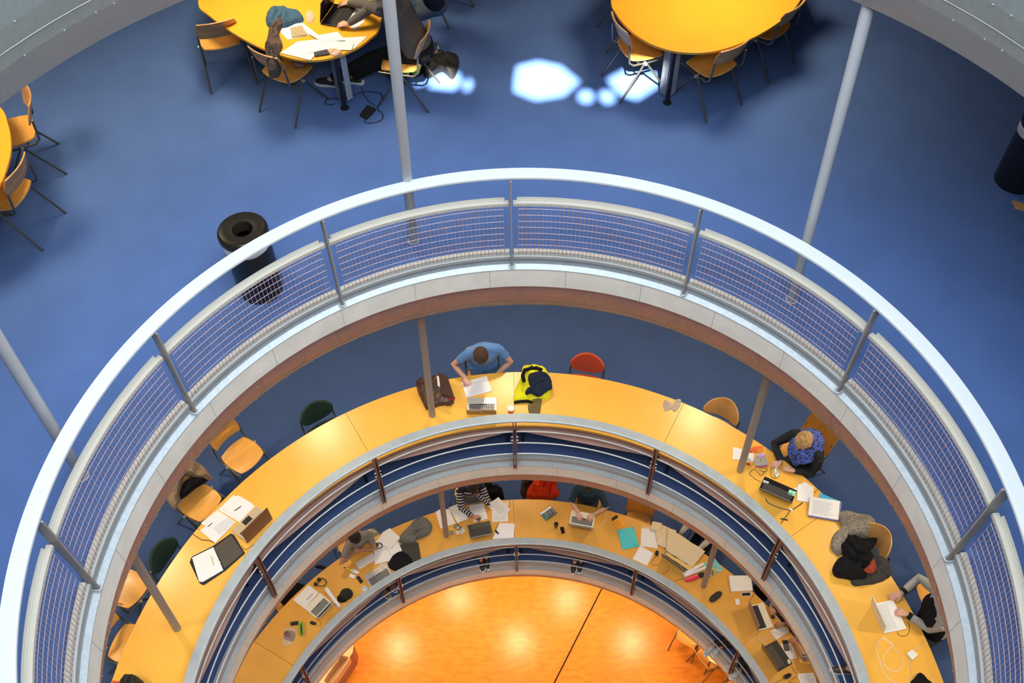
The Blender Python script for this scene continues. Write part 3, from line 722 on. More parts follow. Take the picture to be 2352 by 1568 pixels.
    b.tube([L(0, 0.086, 0.018), L(0, 0.100, -0.008), L(0, 0.108, -0.024), L(0, 0.088, -0.034)], [0.008, 0.010, 0.013, 0.008], 8)
    b.ell(L(0, 0.055, -0.085), (0.026, 0.026, 0.022), M)
    for s_ in (-1, 1): b.ell(L(s_ * 0.076, -0.008, -0.012), (0.010, 0.019, 0.030), M); b.ell(L(s_ * 0.032, 0.076, -0.022), (0.02, 0.014, 0.016), M)
    b.tube([L(0, -0.03, -0.05), N.lerp(L(0, -0.02, -0.07), 0.5), N - up * 0.03], [0.052, 0.052, 0.062], 14)
    body = remesh(b.build('person', skin, org=(PV.x, PV.y, F)), 0.0058); tag(body, label, 'person')
    # face
    for s_ in (-1, 1):
        MB().ell(L(s_ * 0.031, 0.080, 0.006), (0.012, 0.008, 0.008), M, 8, 6).build('eye', mat('eye_dark', (0.06, 0.04, 0.03), 0.2), body)
    MB().ell(L(0, 0.089, -0.058), (0.022, 0.007, 0.007), M, 10, 6).build('mouth', mat('lips', (0.55, 0.20, 0.16), 0.5), body)
    # hair
    hm = MB(); nu, nv = 28, 18; c0 = L(0, -0.016, 0.026); rad = (0.083, 0.103, 0.098)
    if hair != 'bald':
        V = []; F_ = []; keep = {}
        for i in range(nv + 1):
            for j in range(nu):
                a = pi * i / nv; q = 2 * pi * j / nu; w_ = 1 + 0.025 * sin(j * 2.9 + i * 1.3) + 0.02 * sin(j * 5.1 - i * 2.2)
                p = Vector((rad[0] * sin(a) * cos(q), rad[1] * sin(a) * sin(q), rad[2] * cos(a))) * w_
                keep[i, j] = not (p.y > 0.045 and p.z < 0.052) and p.z > (-0.075 if p.y < 0.0 else -0.01)
                V.append(c0 + M @ p)
        for i in range(nv):
            for j in range(nu):
                if keep[i, j] and keep[i + 1, j] and keep[i, (j + 1) % nu] and keep[i + 1, (j + 1) % nu]: F_.append((i * nu + j, (i + 1) * nu + j, (i + 1) * nu + (j + 1) % nu, i * nu + (j + 1) % nu))
        hm.add(V, F_, True)
        if hair == 'bun': hm.ell(L(0.01, -0.085, 0.085), (0.035, 0.035, 0.032), M)
        if hair == 'long':
            for s_ in (-1, 1): hm.tube([L(s_ * 0.05, 0.0, 0.06), L(s_ * 0.082, -0.01, -0.02), L(s_ * 0.08, -0.0, -0.11), L(s_ * 0.06, 0.02, -0.17)], [0.03, 0.036, 0.03, 0.012], 10)
            hm.tube([L(0, -0.08, 0.04), L(0, -0.10, -0.05), L(0, -0.085, -0.16)], [0.06, 0.065, 0.03], 12)
        hm.build('hair', hairm or mat('dark_hair', (0.03, 0.018, 0.012), 0.6, var=0.3, scale=60, bump=0.8, bscale=90, stretch=(3, 1, 1)), body)
    # clothes
    shm = shirt or mat('grey_shirt', (0.3, 0.3, 0.3), 0.9)
    k = {'short': 0.60, 'long': 2.0, 'elbow': 0.95}[sleeve]
    def sleeve_pts(sh, el, w):
        if k <= 1: return [sh, sh.lerp(el, k * 0.5), sh.lerp(el, k)], [0.060, 0.057, 0.054]
        return [sh, sh.lerp(el, 0.5), el, el.lerp(w, 0.5), el.lerp(w, 0.93)], [0.060, 0.056, 0.050, 0.046, 0.034]
    if stripes:
        c = MB(); mi = []
        for (pts, rs, fl, u) in [(sp[:-1] + [N + up * 0.02], [0.145, 0.18, 0.165, 0.19, 0.165, 0.075], [0.78, 0.74, 0.72, 0.68, 0.66, 0.95], fw)] + [(*sleeve_pts(a_, e_, w_), None, None) for (a_, e_, w_) in [(shR, eR, wR), (shL, eL, wL)]]:
            fine = []; fr = []; ff = []
            for i in range(len(pts) - 1):
                m_ = max(2, int((pts[i + 1] - pts[i]).length / 0.009))
                for j in range(m_):
                    t = j / m_; fine.append(pts[i].lerp(pts[i + 1], t)); fr.append(rs[i] + (rs[i + 1] - rs[i]) * t); ff.append((fl[i] + (fl[i + 1] - fl[i]) * t) if fl else 1.0)
            fine.append(pts[-1]); fr.append(rs[-1]); ff.append(fl[-1] if fl else 1.0)
            n0 = len(c.f); c.tube(fine, fr, 16, flat=ff, up=u)
            for i in range(len(fine) - 1): mi += [[0, 0, 0, 1, 1, 2, 0, 0, 1, 1][i % 10]] * 16
            mi += [0, 0]
        n0 = len(c.f); c.tube([shR, N.lerp(shR, 0.5) + up * 0.012, N + up * 0.01, N.lerp(shL, 0.5) + up * 0.012, shL], [0.062, 0.068, 0.07, 0.068, 0.062], 12); mi += [0] * (len(c.f) - n0)
        so_ = c.build('sweater', stripes[0], body)
        for m_ in stripes[1:]: so_.data.materials.append(m_)
        if len(so_.data.polygons) == len(mi): so_.data.polygons.foreach_set('material_index', mi)
    else:
        c = MB(); torso(c, 0.012)
        for (a_, e_, w_) in [(shR, eR, wR), (shL, eL, wL)]:
            pts, rs = sleeve_pts(a_, e_, w_); c.tube(pts, rs, 14)
        remesh(c.build('shirt' if sleeve == 'short' else 'sweater', shm, body), 0.011)
        if cuff:
            for (e_, w_) in [(eR, wR), (eL, wL)]: MB().tube([e_.lerp(w_, 0.80), e_.lerp(w_, 0.96)], [0.040, 0.036], 14).build('cuff', cuff, body)
    pm = pants or mat('dark_trousers', (0.02, 0.022, 0.03), 0.85, bump=0.4, bscale=12)
    c = MB(); c.tube([PV + up * 0.10, PV, PV - up * 0.09], [0.165 * build_, 0.178 * build_, 0.14], 18, flat=0.8, up=fw)
    for (hp, kn, fp_) in ft: c.tube([hp, hp.lerp(kn, 0.5), kn, kn.lerp(fp_, 0.4), kn.lerp(fp_, 0.95)], [0.092, 0.082, 0.068, 0.062, 0.055], 14)
    remesh(c.build('trousers', pm, body), 0.012)
    for (hp, kn, fp_) in ft:
        g = Vector((0, 0, fp_.z - 0.08)); base = Vector((fp_.x, fp_.y, F)); d = fw
        s1 = MB().tube([base - d * 0.085 + up * 0.045, base - d * 0.03 + up * 0.055, base + d * 0.05 + up * 0.052, base + d * 0.12 + up * 0.04, base + d * 0.175 + up * 0.03], [0.030, 0.045, 0.042, 0.042, 0.024], 12, flat=[1, 1, 0.95, 0.75, 0.7], up=up)
        sh_ = s1.build('shoe', shoe or mat('black_shoe', (0.02, 0.02, 0.022), 0.6), body)
        ol = []
        for (x, y) in [(-0.11, 0.0), (-0.09, 0.033), (0.0, 0.034), (0.09, 0.046), (0.16, 0.040), (0.20, 0.0), (0.16, -0.040), (0.09, -0.046), (0.0, -0.034), (-0.09, -0.033)]: ol.append(base + d * x + rt * y)
        MB().prism(smooth_loop(ol, 3), 0.022).build('sole', mat('white_sole', (0.75, 0.75, 0.73), 0.6), sh_)
    return body, dict(N=N, Hc=Hc, M=M, shR=shR, shL=shL, eR=eR, eL=eL, wR=wR, wL=wL, fw=fw, rt=rt, L=L)
def cloth(name, col, **k): return mat(name, col, 0.92, bump=k.pop('bump', 0.5), bscale=k.pop('bscale', 14), spec=0.15, **k)
K = lambda x0, y0, s_: (lambda x, y, *z: (x0 + x / s_, y0 + y / s_, *z))
c1, c2, c3, c4, c5 = K(900, 740, 3.92), K(360, 900, 3.92), K(200, 1150, 3.752), K(640, 1150, 4.48), K(980, 1080, 5.345)
c6, c7, c8, c9, cA = K(1380, 1100, 4.9), K(1600, 900, 4.48), K(1850, 1150, 3.75), K(1500, 1300, 4.704), K(440, 0, 3.5636)
d2, d4, d3, d1 = K(1400, 1140, 6.533), K(760, 1220, 6.533), K(1500, 1380, 7.84), K(1400, 900, 6.533)
def axis_h(px, py, z): return heading_in(at(px, py, z))

b1, j1 = person('man in a bright blue T-shirt writing in a notebook', FB, (1110, 801, FB + 1.03), axis_h(1110, 801, FB + 1.0) + 4, (1104, 817, FB + 1.13), 62,
    (1069, 868, TB + 0.045), (1140, 860, TB - 0.12), (1050, 835, TB + 0.1), (1190, 815, TB + 0.1), lean=0.12, shirt=cloth('blue_tshirt', (0.15, 0.33, 0.76)),
    hairm=mat('brown_hair', (0.085, 0.042, 0.02), 0.6, var=0.3, scale=50, bump=0.8, bscale=80), pants=cloth('blue_jeans', (0.06, 0.12, 0.22)), dirr=(1073, 892, TB + 0.02), curl=(0.6, 0.4), build_=1.12)
b2, j2 = person('blonde woman in a blue patterned scarf and charcoal top', FB, (1856, 1018, FB + 1.02), 214, (1846, 1013, FB + 1.17), 48,
    (1793, 1062, TB + 0.05), (1820, 1080, TB + 0.05), (1795, 1030, TB + 0.1), (1900, 1075, TB + 0.05), lean=0.14, sleeve='long', shirt=cloth('charcoal_top', (0.028, 0.032, 0.036)), hair='bun',
    hairm=mat('blonde_hair', (0.86, 0.60, 0.27), 0.5, col2=(0.52, 0.31, 0.12), scale=22, bump=0.8, bscale=70, stretch=(4, 1, 1)), dirr=(1776, 1066, TB + 0.03), dirl=(1797, 1073, TB + 0.02), curl=(0.55, 0.6), build_=1.12, fyaw=-4)
MB_ = MB(); scf = pattern('scarf_pattern', 'voronoi', (0.012, 0.014, 0.06), (0.07, 0.13, 0.55), 26, th=0.33)
Ns, L2 = j2['N'], j2['L']
for i in range(3):
    rr_ = 0.085 + 0.024 * i; zz = 0.045 - 0.045 * i
    MB_.tube([Ns + j2['fw'] * (0.02 + rr_ * cos(q) * (0.95 + 0.25 * (i > 0))) + j2['rt'] * (rr_ * 1.15 * sin(q)) + Vector((0, 0, zz - 0.08 * cos(q) * (i + 1) / 2)) for q in [2 * pi * k / 16 for k in range(17)]], 0.038, 10)
MB_.tube([Ns + j2['fw'] * 0.13 + Vector((0, 0, -0.0)), Ns + j2['fw'] * 0.17 + Vector((0, 0, -0.14)), Ns + j2['fw'] * 0.17 - j2['rt'] * 0.05 + Vector((0, 0, -0.26))], [0.10, 0.10, 0.04], 12, flat=0.5, up=j2['fw'])
remesh(MB_.build('scarf', scf, b2), 0.010)
b3, j3 = person('person in a grey-sleeved hooded top typing on the white laptop', FB, (2164, 1390, FB + 1.05), 178, (2192, 1366, FB + 1.20), 40,
    (2071, 1361, TB + 0.05), (2083, 1410, TB + 0.05), (2115, 1325, TB + 0.12), (2150, 1450, TB + 0.05), lean=0.10, sleeve='long', shirt=cloth('grey_marl', (0.42, 0.43, 0.43)), cuff=cloth('black_cuff', (0.02, 0.02, 0.025)),
    dirr=(2032, 1378, TB + 0.03), dirl=(2045, 1402, TB + 0.03), curl=(0.25, 0.5), feet=[(1950, 1535), (2005, 1568)], shoe=mat('brown_boot', (0.10, 0.05, 0.03), 0.5), build_=1.05)
v = MB(); v.tube([j3['N'] + Vector((0, 0, 0.0)), j3['N'] - Vector((0, 0, 0.16)) + j3['fw'] * 0.0, j3['N'] - Vector((0, 0, 0.36)) - j3['fw'] * 0.04, j3['N'] - Vector((0, 0, 0.52)) - j3['fw'] * 0.06], [0.12, 0.205, 0.195, 0.20], 18, flat=0.74, up=j3['fw'])
remesh(v.build('vest', cloth('black_vest', (0.012, 0.012, 0.015)), b3), 0.012)
MB().tube([j3['eR'].lerp(j3['wR'], 0.965), j3['eR'].lerp(j3['wR'], 1.03)], 0.031, 14).build('wristwatch', BOLT, b3)
b4, j4 = person('man in a grey T-shirt resting his chin on folded hands', FC, (821, 1236, FC + 1.03), axis_h(821, 1236, FC + 1) + 2, (814, 1233, FC + 1.16), 55,
    (812, 1268, TC + 0.16), (826, 1262, TC + 0.16), (800, 1303, TC + 0.05), (862, 1262, TC + 0.05), lean=0.12, shirt=cloth('grey_tshirt', (0.27, 0.26, 0.25)), skin=SKIN2,
    dirr=(822, 1262, TC + 0.24), dirl=(816, 1262, TC + 0.24), curl=(0.9, 0.9), feet=[(895, 1335), (880, 1350)], shoe=mat('tan_boot', (0.20, 0.09, 0.04), 0.5))
ST = [cloth('navy_stripe', (0.02, 0.025, 0.05)), cloth('cream_stripe', (0.62, 0.58, 0.50)), cloth('blue_stripe', (0.05, 0.08, 0.28))]
b5, j5 = person('person in a navy and cream striped sweater holding a phone', FC, (1081, 1118, FC + 1.02), axis_h(1081, 1118, FC + 1), (1086, 1118, FC + 1.17), 55,
    (1087, 1186, TC + 0.05), (1094, 1133, TC + 0.22), (1052, 1160, TC + 0.06), (1125, 1158, TC + 0.05), lean=0.10, sleeve='long', stripes=ST, skin=SKIN2,
    dirr=(1100, 1191, TC + 0.05), dirl=(1083, 1127, TC + 0.3), curl=(0.7, 0.6), feet=[(1105, 1285), (1117, 1280)], pants=cloth('grey_trousers', (0.16, 0.17, 0.19)))
b6, j6 = person('person in a dark blue shirt typing on the white laptop', FC, (1352, 1122, FC + 1.02), axis_h(1352, 1122, FC + 1), (1354, 1112, FC + 1.16), 50,
    (1329, 1177, TC + 0.06), (1364, 1181, TC + 0.06), (1312, 1140, TC + 0.05), (1402, 1158, TC + 0.05), lean=0.12, sleeve='elbow', shirt=cloth('slate_blue_shirt', (0.035, 0.065, 0.105)), hair='long',
    hairm=mat('brown_long_hair', (0.055, 0.03, 0.018), 0.6, var=0.3, scale=50, bump=0.8, bscale=80), dirr=(1332, 1194, TC + 0.03), dirl=(1350, 1195, TC + 0.03), feet=[(1320, 1290), (1335, 1288)], curl=(0.3, 0.3))
MB().tube([j6['eL'].lerp(j6['wL'], 0.9), j6['eL'].lerp(j6['wL'], 0.98)], 0.033, 14).build('wristwatch', BOLT, b6)
b7, j7 = person('person with white sleeves leaning over the tracing paper', FC, (1640, 1185, FC + 1.02), axis_h(1640, 1185, FC + 1), (1650, 1172, FC + 1.17), 50,
    (1562, 1226, TC - 0.10), (1604, 1262, TC - 0.10), (1565, 1190, TC - 0.05), (1665, 1235, TC - 0.05), lean=0.05, sleeve='long', shirt=cloth('white_blouse', (0.66, 0.64, 0.60)), pants=cloth('black_leggings', (0.01, 0.01, 0.012)), hair='long')
PL = pattern('checked_cloth', 'checker', (0.03, 0.035, 0.04), (0.30, 0.31, 0.32), 42, 0.9)
b8, j8 = person('person in a checked shirt with one hand on the mouse', FC, (1853, 1392, FC + 1.03), axis_h(1853, 1392, FC + 1) + 12, (1872, 1372, FC + 1.2), 45,
    (1769, 1394, TC + 0.045), (1800, 1432, TC + 0.05), (1800, 1350, TC + 0.05), (1860, 1440, TC + 0.05), lean=0.10, sleeve='long', shirt=PL, skin=SKIN2,
    dirr=(1777, 1412, TC + 0.03), curl=(0.4, 0.6), feet=[(1637, 1482), (1655, 1484)], shoe=mat('grey_trainer', (0.42, 0.44, 0.42), 0.6))
b9, j9 = person('person with a bare forearm at the calculator', FC, (1905, 1512, FC + 1.03), axis_h(1905, 1512, FC + 1) + 8, (1925, 1495, FC + 1.2), 45,
    (1828, 1478, TC + 0.05), (1900, 1560, TC + 0.05), (1836, 1530, TC + 0.06), (1930, 1575, TC + 0.05), lean=0.10, sleeve='elbow', shirt=pattern('speckled_cloth', 'checker', (0.05, 0.05, 0.06), (0.55, 0.55, 0.56), 60, 0.9), skin=SKIN2,
    dirr=(1818, 1458, TC + 0.02), curl=(0.5, 0.4), feet=[(1690, 1520), (1700, 1540)], shoe=mat('grey_trainer', (0, 0, 0)))
b10, j10 = person('man in a grey sweater leaning over his laptop and papers', 0, (889, -12, 1.12), 168, (862, -48, 1.32), 55,
    (797, 57, 0.80), (800, 6, 0.80), (822, 98, 0.82), (860, -20, 0.8), lean=0.26, sleeve='long', shirt=cloth('grey_sweater', (0.13, 0.125, 0.12)), dirr=(770, 46, 0.77), dirl=(768, 12, 0.77), curl=(0.35, 0.4),
    pants=cloth('black_trousers', (0.016, 0.015, 0.014)), feet=[(760, 182), (812, 175)], build_=1.15, pelvis=None)
b11, j11 = person('person in blue jeans at the top, seated beside the man in grey', 0, (965, -70, 1.10), 185, (950, -110, 1.30), 40,
    (880, -60, 0.8), (880, -20, 0.8), None, None, lean=0.15, sleeve='long', shirt=cloth('black_jacket', (0.02, 0.02, 0.022)), pants=cloth('dark_jeans', (0.07, 0.095, 0.13)), feet=[(1000, 118), (985, 100)], pelvis=tuple(at(1000, 5, 0.52)))

# ------------------------------------------------------------------ things on the middle desk (B)
NAVYC = cloth('navy_knit', (0.018, 0.025, 0.055)); BLKC = cloth('black_cloth', (0.011, 0.011, 0.013)); YC = cloth('yellow_fabric', (0.80, 0.74, 0.02)); OLV = cloth('olive_cloth', (0.16, 0.12, 0.05))
LEA = mat('brown_leather', (0.075, 0.033, 0.022), 0.42, var=0.35, scale=9, bump=0.5, bscale=30)
t = thing('leather_bag', 'brown leather satchel lying open on the middle desk', 'bag', tuple(P(c1(400, 620), TB)))
drape('body', '', '', [c1(225, 530), c1(310, 505), c1(400, 480), c1(470, 500), c1(520, 600), c1(560, 700), c1(540, 740), c1(430, 755), c1(330, 790), c1(290, 750), c1(235, 630)], TB, 0.13, LEA, 1.6, 3, parent=t)
f_ = [P(q, TB + 0.15) for q in (c1(425, 455), c1(500, 485), c1(568, 690), c1(440, 645))]
bev(MB().prism(f_, 0.012).build('flap', mat('suede_flap', (0.06, 0.026, 0.018), 0.85, bump=0.5, bscale=60), t), 0.004)
MB().prism([P(q, TB + 0.12) for q in (c1(405, 490), c1(425, 500), c1(438, 590), c1(415, 580))], 0.03).build('inner_paper', PAPER, t)
MB().prism([P(q, TB + 0.03) for q in (c1(500, 680), c1(570, 690), c1(555, 712), c1(500, 705))], 0.05).build('red_lining', mat('red_lining', (0.55, 0.03, 0.03), 0.7), t)
MB().prism([P(q, TB + 0.02) for q in (c1(488, 715), c1(545, 712), c1(540, 750), c1(490, 752))], 0.03).build('buckle_strap', LEA, t)
MB().tube([P(c1(250, 625), TB + 0.135), P(c1(330, 600), TB + 0.145), P(c1(385, 575), TB + 0.14)], 0.005, 6).build('zip', BLACK, t)
o = sheet('open white notebook the man in blue is writing in', [c1(628, 545), c1(855, 487), c1(900, 622), c1(670, 680)], TB, 0.012, n=14, name='notebook', cat='notebook')
cable('violet pen in the hand of the man in blue', [c1(628, 500, TB + 0.09), c1(662, 572, TB + 0.03)], TB, 0.005, mat('violet_pen', (0.25, 0.15, 0.55), 0.4), 'pen', 'pen')
MACE = mat('white_emblem', (0.9, 0.9, 0.95), 0.4)
laptop('silver laptop with a white emblem beside the red cup', TB, (1141, 914), (1074, 914.5), (1108, 955), 0.235, 68, ALU, mat('bronze_lid', (0.33, 0.24, 0.17), 0.4, metal=0.4), emblem=MACE)
p = P(c1(1072, 812), TB); t = thing('paper_cup', 'red and white takeaway cup beside the silver laptop', 'cup', tuple(p))
MB().lathe(p, [(0, 0), (0.030, 0), (0.041, 0.085), (0.0415, 0.085)], 24).build('cup_body', mat('red_cup', (0.75, 0.05, 0.03), 0.5), t)
MB().lathe(p, [(0.0405, 0.080), (0.045, 0.083), (0.047, 0.107), (0.043, 0.110), (0.040, 0.104), (0.0, 0.102)], 24).build('lid', mat('cream_lid', (0.85, 0.78, 0.68), 0.5), t)
t = thing('jacket', 'bright yellow and black jacket heaped on the middle desk', 'jacket', tuple(P(c1(1260, 560), TB)))
drape('shell', '', '', [c1(1180, 400), c1(1245, 382), c1(1345, 397), c1(1400, 440), c1(1420, 540), c1(1425, 640), c1(1410, 690), c1(1340, 700), c1(1265, 715), c1(1180, 718), c1(1100, 715), c1(1095, 645), c1(1130, 560), c1(1165, 480)], TB, 0.10, YC, 3, 5, parent=t)
MB().tube([P(c1(*q), TB + 0.012 + h_) for q, h_ in (((1100, 722), 0), ((1160, 712), 0.01), ((1220, 710), 0.01), ((1268, 722), 0.0))], 0.020, 8).build('hem', BLKC, t)
MB().tube([P(c1(*q), TB + 0.10) for q in ((1190, 530), (1178, 480), (1195, 430), (1250, 415), (1310, 415), (1352, 430))], 0.024, 8).build('collar', BLKC, t)
for (x, y) in ((1260, 395), (1300, 398), (1330, 410)): MB().ell(P(c1(x, y), TB + 0.085), (0.016, 0.010, 0.006)).build('patch', BLACKM, t)
MB().prism([P(c1(*q), TB + 0.005) for q in ((1078, 655), (1105, 630), (1112, 655), (1090, 668))], 0.004).build('label_tag', PAPER, t)
drape('sweater', 'dark navy knitted sweater lying on the yellow jacket', 'sweater', [c1(1230, 475), c1(1290, 445), c1(1370, 445), c1(1425, 495), c1(1445, 590), c1(1400, 620), c1(1335, 668), c1(1290, 662), c1(1255, 640), c1(1212, 652), c1(1204, 622), c1(1250, 600), c1(1232, 540)], TB + 0.085, 0.075, NAVYC, 4, 8)
drape('scarf', 'olive scarf hanging from under the navy sweater', 'scarf', [c1(1275, 680), c1(1350, 665), c1(1345, 740), c1(1330, 825), c1(1290, 840), c1(1240, 825), c1(1225, 750), c1(1265, 730)], TB, 0.045, OLV, 5, 4)
CLR = mat('clear_film', (0.9, 0.85, 0.8), 0.12, alpha=0.42, bump=0.9, bscale=40, spec=0.9)
drape('plastic_wrapper', 'crumpled clear plastic wrapper on the bare part of the middle desk', 'wrapper', [d1(805, 205), d1(840, 120), d1(940, 190), d1(1000, 120), d1(1070, 115), d1(1058, 215), d1(980, 303), d1(925, 262), d1(835, 292)], TB, 0.035, CLR, 7, 2)
sheet('printed sheets spread beside the open laptop, upper pile', [c2(553, 1060), c2(690, 927), c2(884, 1028), c2(745, 1172)], TB, 0.004, n=8, group=None)
sheet('topmost loose sheet of the upper paper pile', [c2(600, 1045), c2(735, 930), c2(870, 1010), c2(730, 1150)], TB + 0.0045, 0.002, n=0)
sheet('lower left sheet with a ruffled pile beneath it', [c2(398, 1180), c2(545, 1062), c2(705, 1165), c2(560, 1290)], TB + 0.001, 0.003)
o = sheet('sheet with a printed table beside the ring binder', [c2(390, 1245), c2(590, 1100), c2(712, 1170), c2(525, 1360)], TB + 0.005, 0.003)
lines(o, [c2(500, 1225), c2(650, 1115), c2(712, 1170), c2(568, 1292)], TB + 0.009, 16, INK, 0.02, 0.05)
cable('black pen on the upper paper pile', [c2(700, 1070, TB + 0.008), c2(760, 1030, TB + 0.008)], TB, 0.005, BLACK, 'pen', 'pen')
cable('thin black pen on the ruffled papers', [c2(458, 1215, TB + 0.009), c2(500, 1180, TB + 0.009)], TB, 0.004, BLACK, 'pen', 'pen')
laptop('bronze laptop standing open at the printed papers', TB, (590, 1163), (532, 1219), (600, 1225), 0.26, 92, mat('champagne', (0.60, 0.49, 0.32), 0.4, metal=0.3), mat('copper_lid', (0.22, 0.12, 0.08), 0.35, metal=0.5), padm=BLACK)
cable('black cable running off the desk by the ruffled papers', [c2(325, 1280), c2(370, 1310), c2(410, 1332), c2(470, 1338), c2(525, 1358)], TB, 0.004, BLACK)
t = thing('ring_binder', 'open black ring binder holding white sheets', 'binder', tuple(P(c3(1120, 500), TB)))
bev(MB().prism([P(c3(*q), TB) for q in ((885, 530), (905, 482), (1085, 392), (1240, 283), (1268, 295), (1362, 452), (1190, 605), (1005, 728), (970, 710))], 0.012).build('cover', BLACKM, t), 0.004)
sh = MB().prism([P(c3(*q), TB + 0.012) for q in ((907, 492), (1090, 402), (1175, 598), (1000, 700), (968, 698))], 0.012).build('page_block', PAPER, t)
MB().prism([P(c3(*q), TB + 0.012) for q in ((1095, 402), (1243, 295), (1345, 448), (1185, 582))], 0.003).build('pocket', mat('dark_pocket', (0.075, 0.062, 0.05), 0.7), t)
cable('white and yellow pen on the ring binder', [c3(1070, 480, TB + 0.03), c3(1092, 555, TB + 0.03)], TB, 0.005, mat('yellow_pen', (0.8, 0.75, 0.25), 0.4), 'pen', 'pen')
cable('white pen beside the yellow one on the binder', [c3(1085, 480, TB + 0.03), c3(1150, 530, TB + 0.03)], TB, 0.004, PAPER, 'pen', 'pen')
cable('thin cord from the bronze laptop', [(556, 1252), (562, 1262), (572, 1258), (582, 1250)], TB, 0.003, BLACK)
drape('rucksack', 'black bag on the desk at the bottom left edge', 'bag', [(276, 1572), (288, 1556), (303, 1551), (319, 1556), (334, 1572), (330, 1600), (285, 1600)], TB, 0.16, mat('black_bag', (0.015, 0.014, 0.013), 0.6, bump=0.4, bscale=20), 2, 9)
flat('booklet', 'red booklet peeking in at the bottom left edge', 'book', [(259, 1563), (279, 1566), (283, 1590), (258, 1590)], TB, 0.01, mat('red_cover', (0.6, 0.05, 0.04), 0.5))
# woman's corner
sheet('white notepad left of the grey pouch', [c7(375, 567), c7(590, 628), c7(583, 722), c7(370, 692)], TB, 0.01, name='notepad', cat='notepad')
cable('blue pencil on the white notepad', [c7(505, 677, TB + 0.011), c7(550, 705, TB + 0.011)], TB, 0.004, mat('steel_blue', (0.1, 0.13, 0.3), 0.4), 'pencil', 'pencil')
drape('sweet_wrapper', 'shiny orange and yellow sweet bag behind the column', 'wrapper', [c7(535, 610), c7(585, 568), c7(680, 560), c7(692, 605), c7(610, 628), c7(545, 632)], TB, 0.04, mat('orange_foil', (0.95, 0.42, 0.05), 0.25, col2=(0.85, 0.06, 0.03), scale=18, bump=0.8, bscale=40), 7, 12)
drape('tissue_packet', 'small pink and lilac packet by the grey pouch', 'packet', [c7(605, 668), c7(640, 632), c7(712, 640), c7(702, 668), c7(650, 682)], TB, 0.025, mat('pink_foil', (0.75, 0.25, 0.45), 0.4, col2=(0.35, 0.45, 0.7), scale=20), 5, 3)
t = thing('pouch', 'light grey fabric pouch beside the pink packet', 'pouch', tuple(P(c7(660, 725), TB)))
MB().prism([P(q, TB) for q in (c7(592, 700), c7(718, 690), c7(737, 770), c7(602, 778))], 0.01).build('lower_cover', mat('pink_trim', (0.7, 0.15, 0.3), 0.6), t)
bev(MB().prism([P(q, TB + 0.01) for q in (c7(588, 692), c7(714, 676), c7(733, 755), c7(600, 770))], 0.022).build('body', mat('grey_felt', (0.45, 0.43, 0.40), 0.85), t), 0.008)
MB().ell(P(c7(660, 700), TB + 0.034), (0.008, 0.008, 0.004)).build('button', BRNST, t)
pill('eraser', 'small red and black eraser below the notepad', 'eraser', c7(505, 740), c7(552, 748), 0.03, 0.02, TB, mat('red_rubber', (0.5, 0.03, 0.03), 0.6))
cable('yellow pencil by the small eraser', [c7(545, 785), c7(575, 735)], TB, 0.004, mat('pencil_yellow', (0.85, 0.5, 0.05), 0.5), 'pencil', 'pencil')
def mouse(label, a, b, w_, z, m, parent=None):
    t = thing('computer_mouse', label, 'mouse', tuple(P(a, z)))
    pill('shell', '', '', a, b, w_, 0.036, z, m, t)
    A, B = P(a, z), P(b, z); MB().box(A.lerp(B, 0.3) + Vector((0, 0, 0.036)), (0.008, 0.016, 0.006)).build('wheel', BLACK, t)
    return t
mouse('silver computer mouse on the desk in front of the woman', c7(818, 795), c7(824, 882), 0.066, TB, mat('silver_shell', (0.7, 0.68, 0.6), 0.25, metal=0.3))
cable('cord of the silver mouse', [c7(818, 885), c7(795, 890), c7(768, 870), c7(762, 820), c7(772, 772)], TB, 0.003, BLACK)
cable('tangled black cable between notepad and laptop', [c7(665, 930), c7(620, 905), c7(570, 870), c7(545, 835), c7(590, 795), c7(640, 840), c7(660, 862), c7(690, 825), c7(640, 800), c7(700, 822), c7(728, 795), c7(700, 785), c7(640, 780)], TB, 0.003, BLACK)
l4 = laptop('black laptop with red edges and a green sticker', TB, (1756, 1095), (1830, 1127.7), (1778, 1150), 0.185, 62, mat('gloss_black', (0.012, 0.012, 0.014), 0.2), mat('brown_black', (0.05, 0.028, 0.022), 0.3), trim=BLACK, kb=(0.38, 0.95), keys=mat('dark_keys', (0.06, 0.06, 0.06), 0.5), lidlen=0.22)
o = MB().prism([P(q, TB + 0.0195) for q in (c7(955, 1002), c7(1026, 1028), c7(1005, 1074), c7(936, 1046))], 0.0008).build('sticker', mat('green_sticker', (0.15, 0.7, 0.35), 0.4, col2=(0.5, 0.85, 0.8), scale=30), l4); o['label'] = 'bright green sticker'
o = MB().prism([P(q, TB + 0.0195) for q in (c7(690, 905), c7(745, 925), c7(738, 950), c7(684, 930))], 0.0008).build('sticker', mat('pale_sticker', (0.6, 0.7, 0.85), 0.4), l4)
cable('thick black laptop cable below the black laptop', [c7(710, 1100), c7(730, 1135), c7(770, 1160), c7(860, 1195), c7(960, 1215), c7(1020, 1190), c7(1090, 1140)], TB, 0.005, BLACK)
cable('black lead running from the plug towards the handrail', [c7(965, 1215), c7(930, 1270), c7(890, 1320), c7(868, 1352)], TB, 0.004, BLACK)
pill('cable_clip', 'small black cable clip between laptop and handrail', 'clip', c7(860, 1302), c7(942, 1322), 0.018, 0.012, TB, BLACK)
pill('plug', 'small white plug at the end of the laptop cable', 'plug', c7(950, 1200), c7(985, 1222), 0.03, 0.02, TB, WPL)
sheet('loose white sheets right of the black laptop, lower layer', [c7(1002, 1000), c7(1112, 922), c7(1206, 985), c7(1120, 1085)], TB, 0.003)
sheet('white pad lying on the sheets right of the black laptop', [c7(1042, 948), c7(1203, 978), c7(1195, 1140), c7(1030, 1118)], TB + 0.004, 0.008)
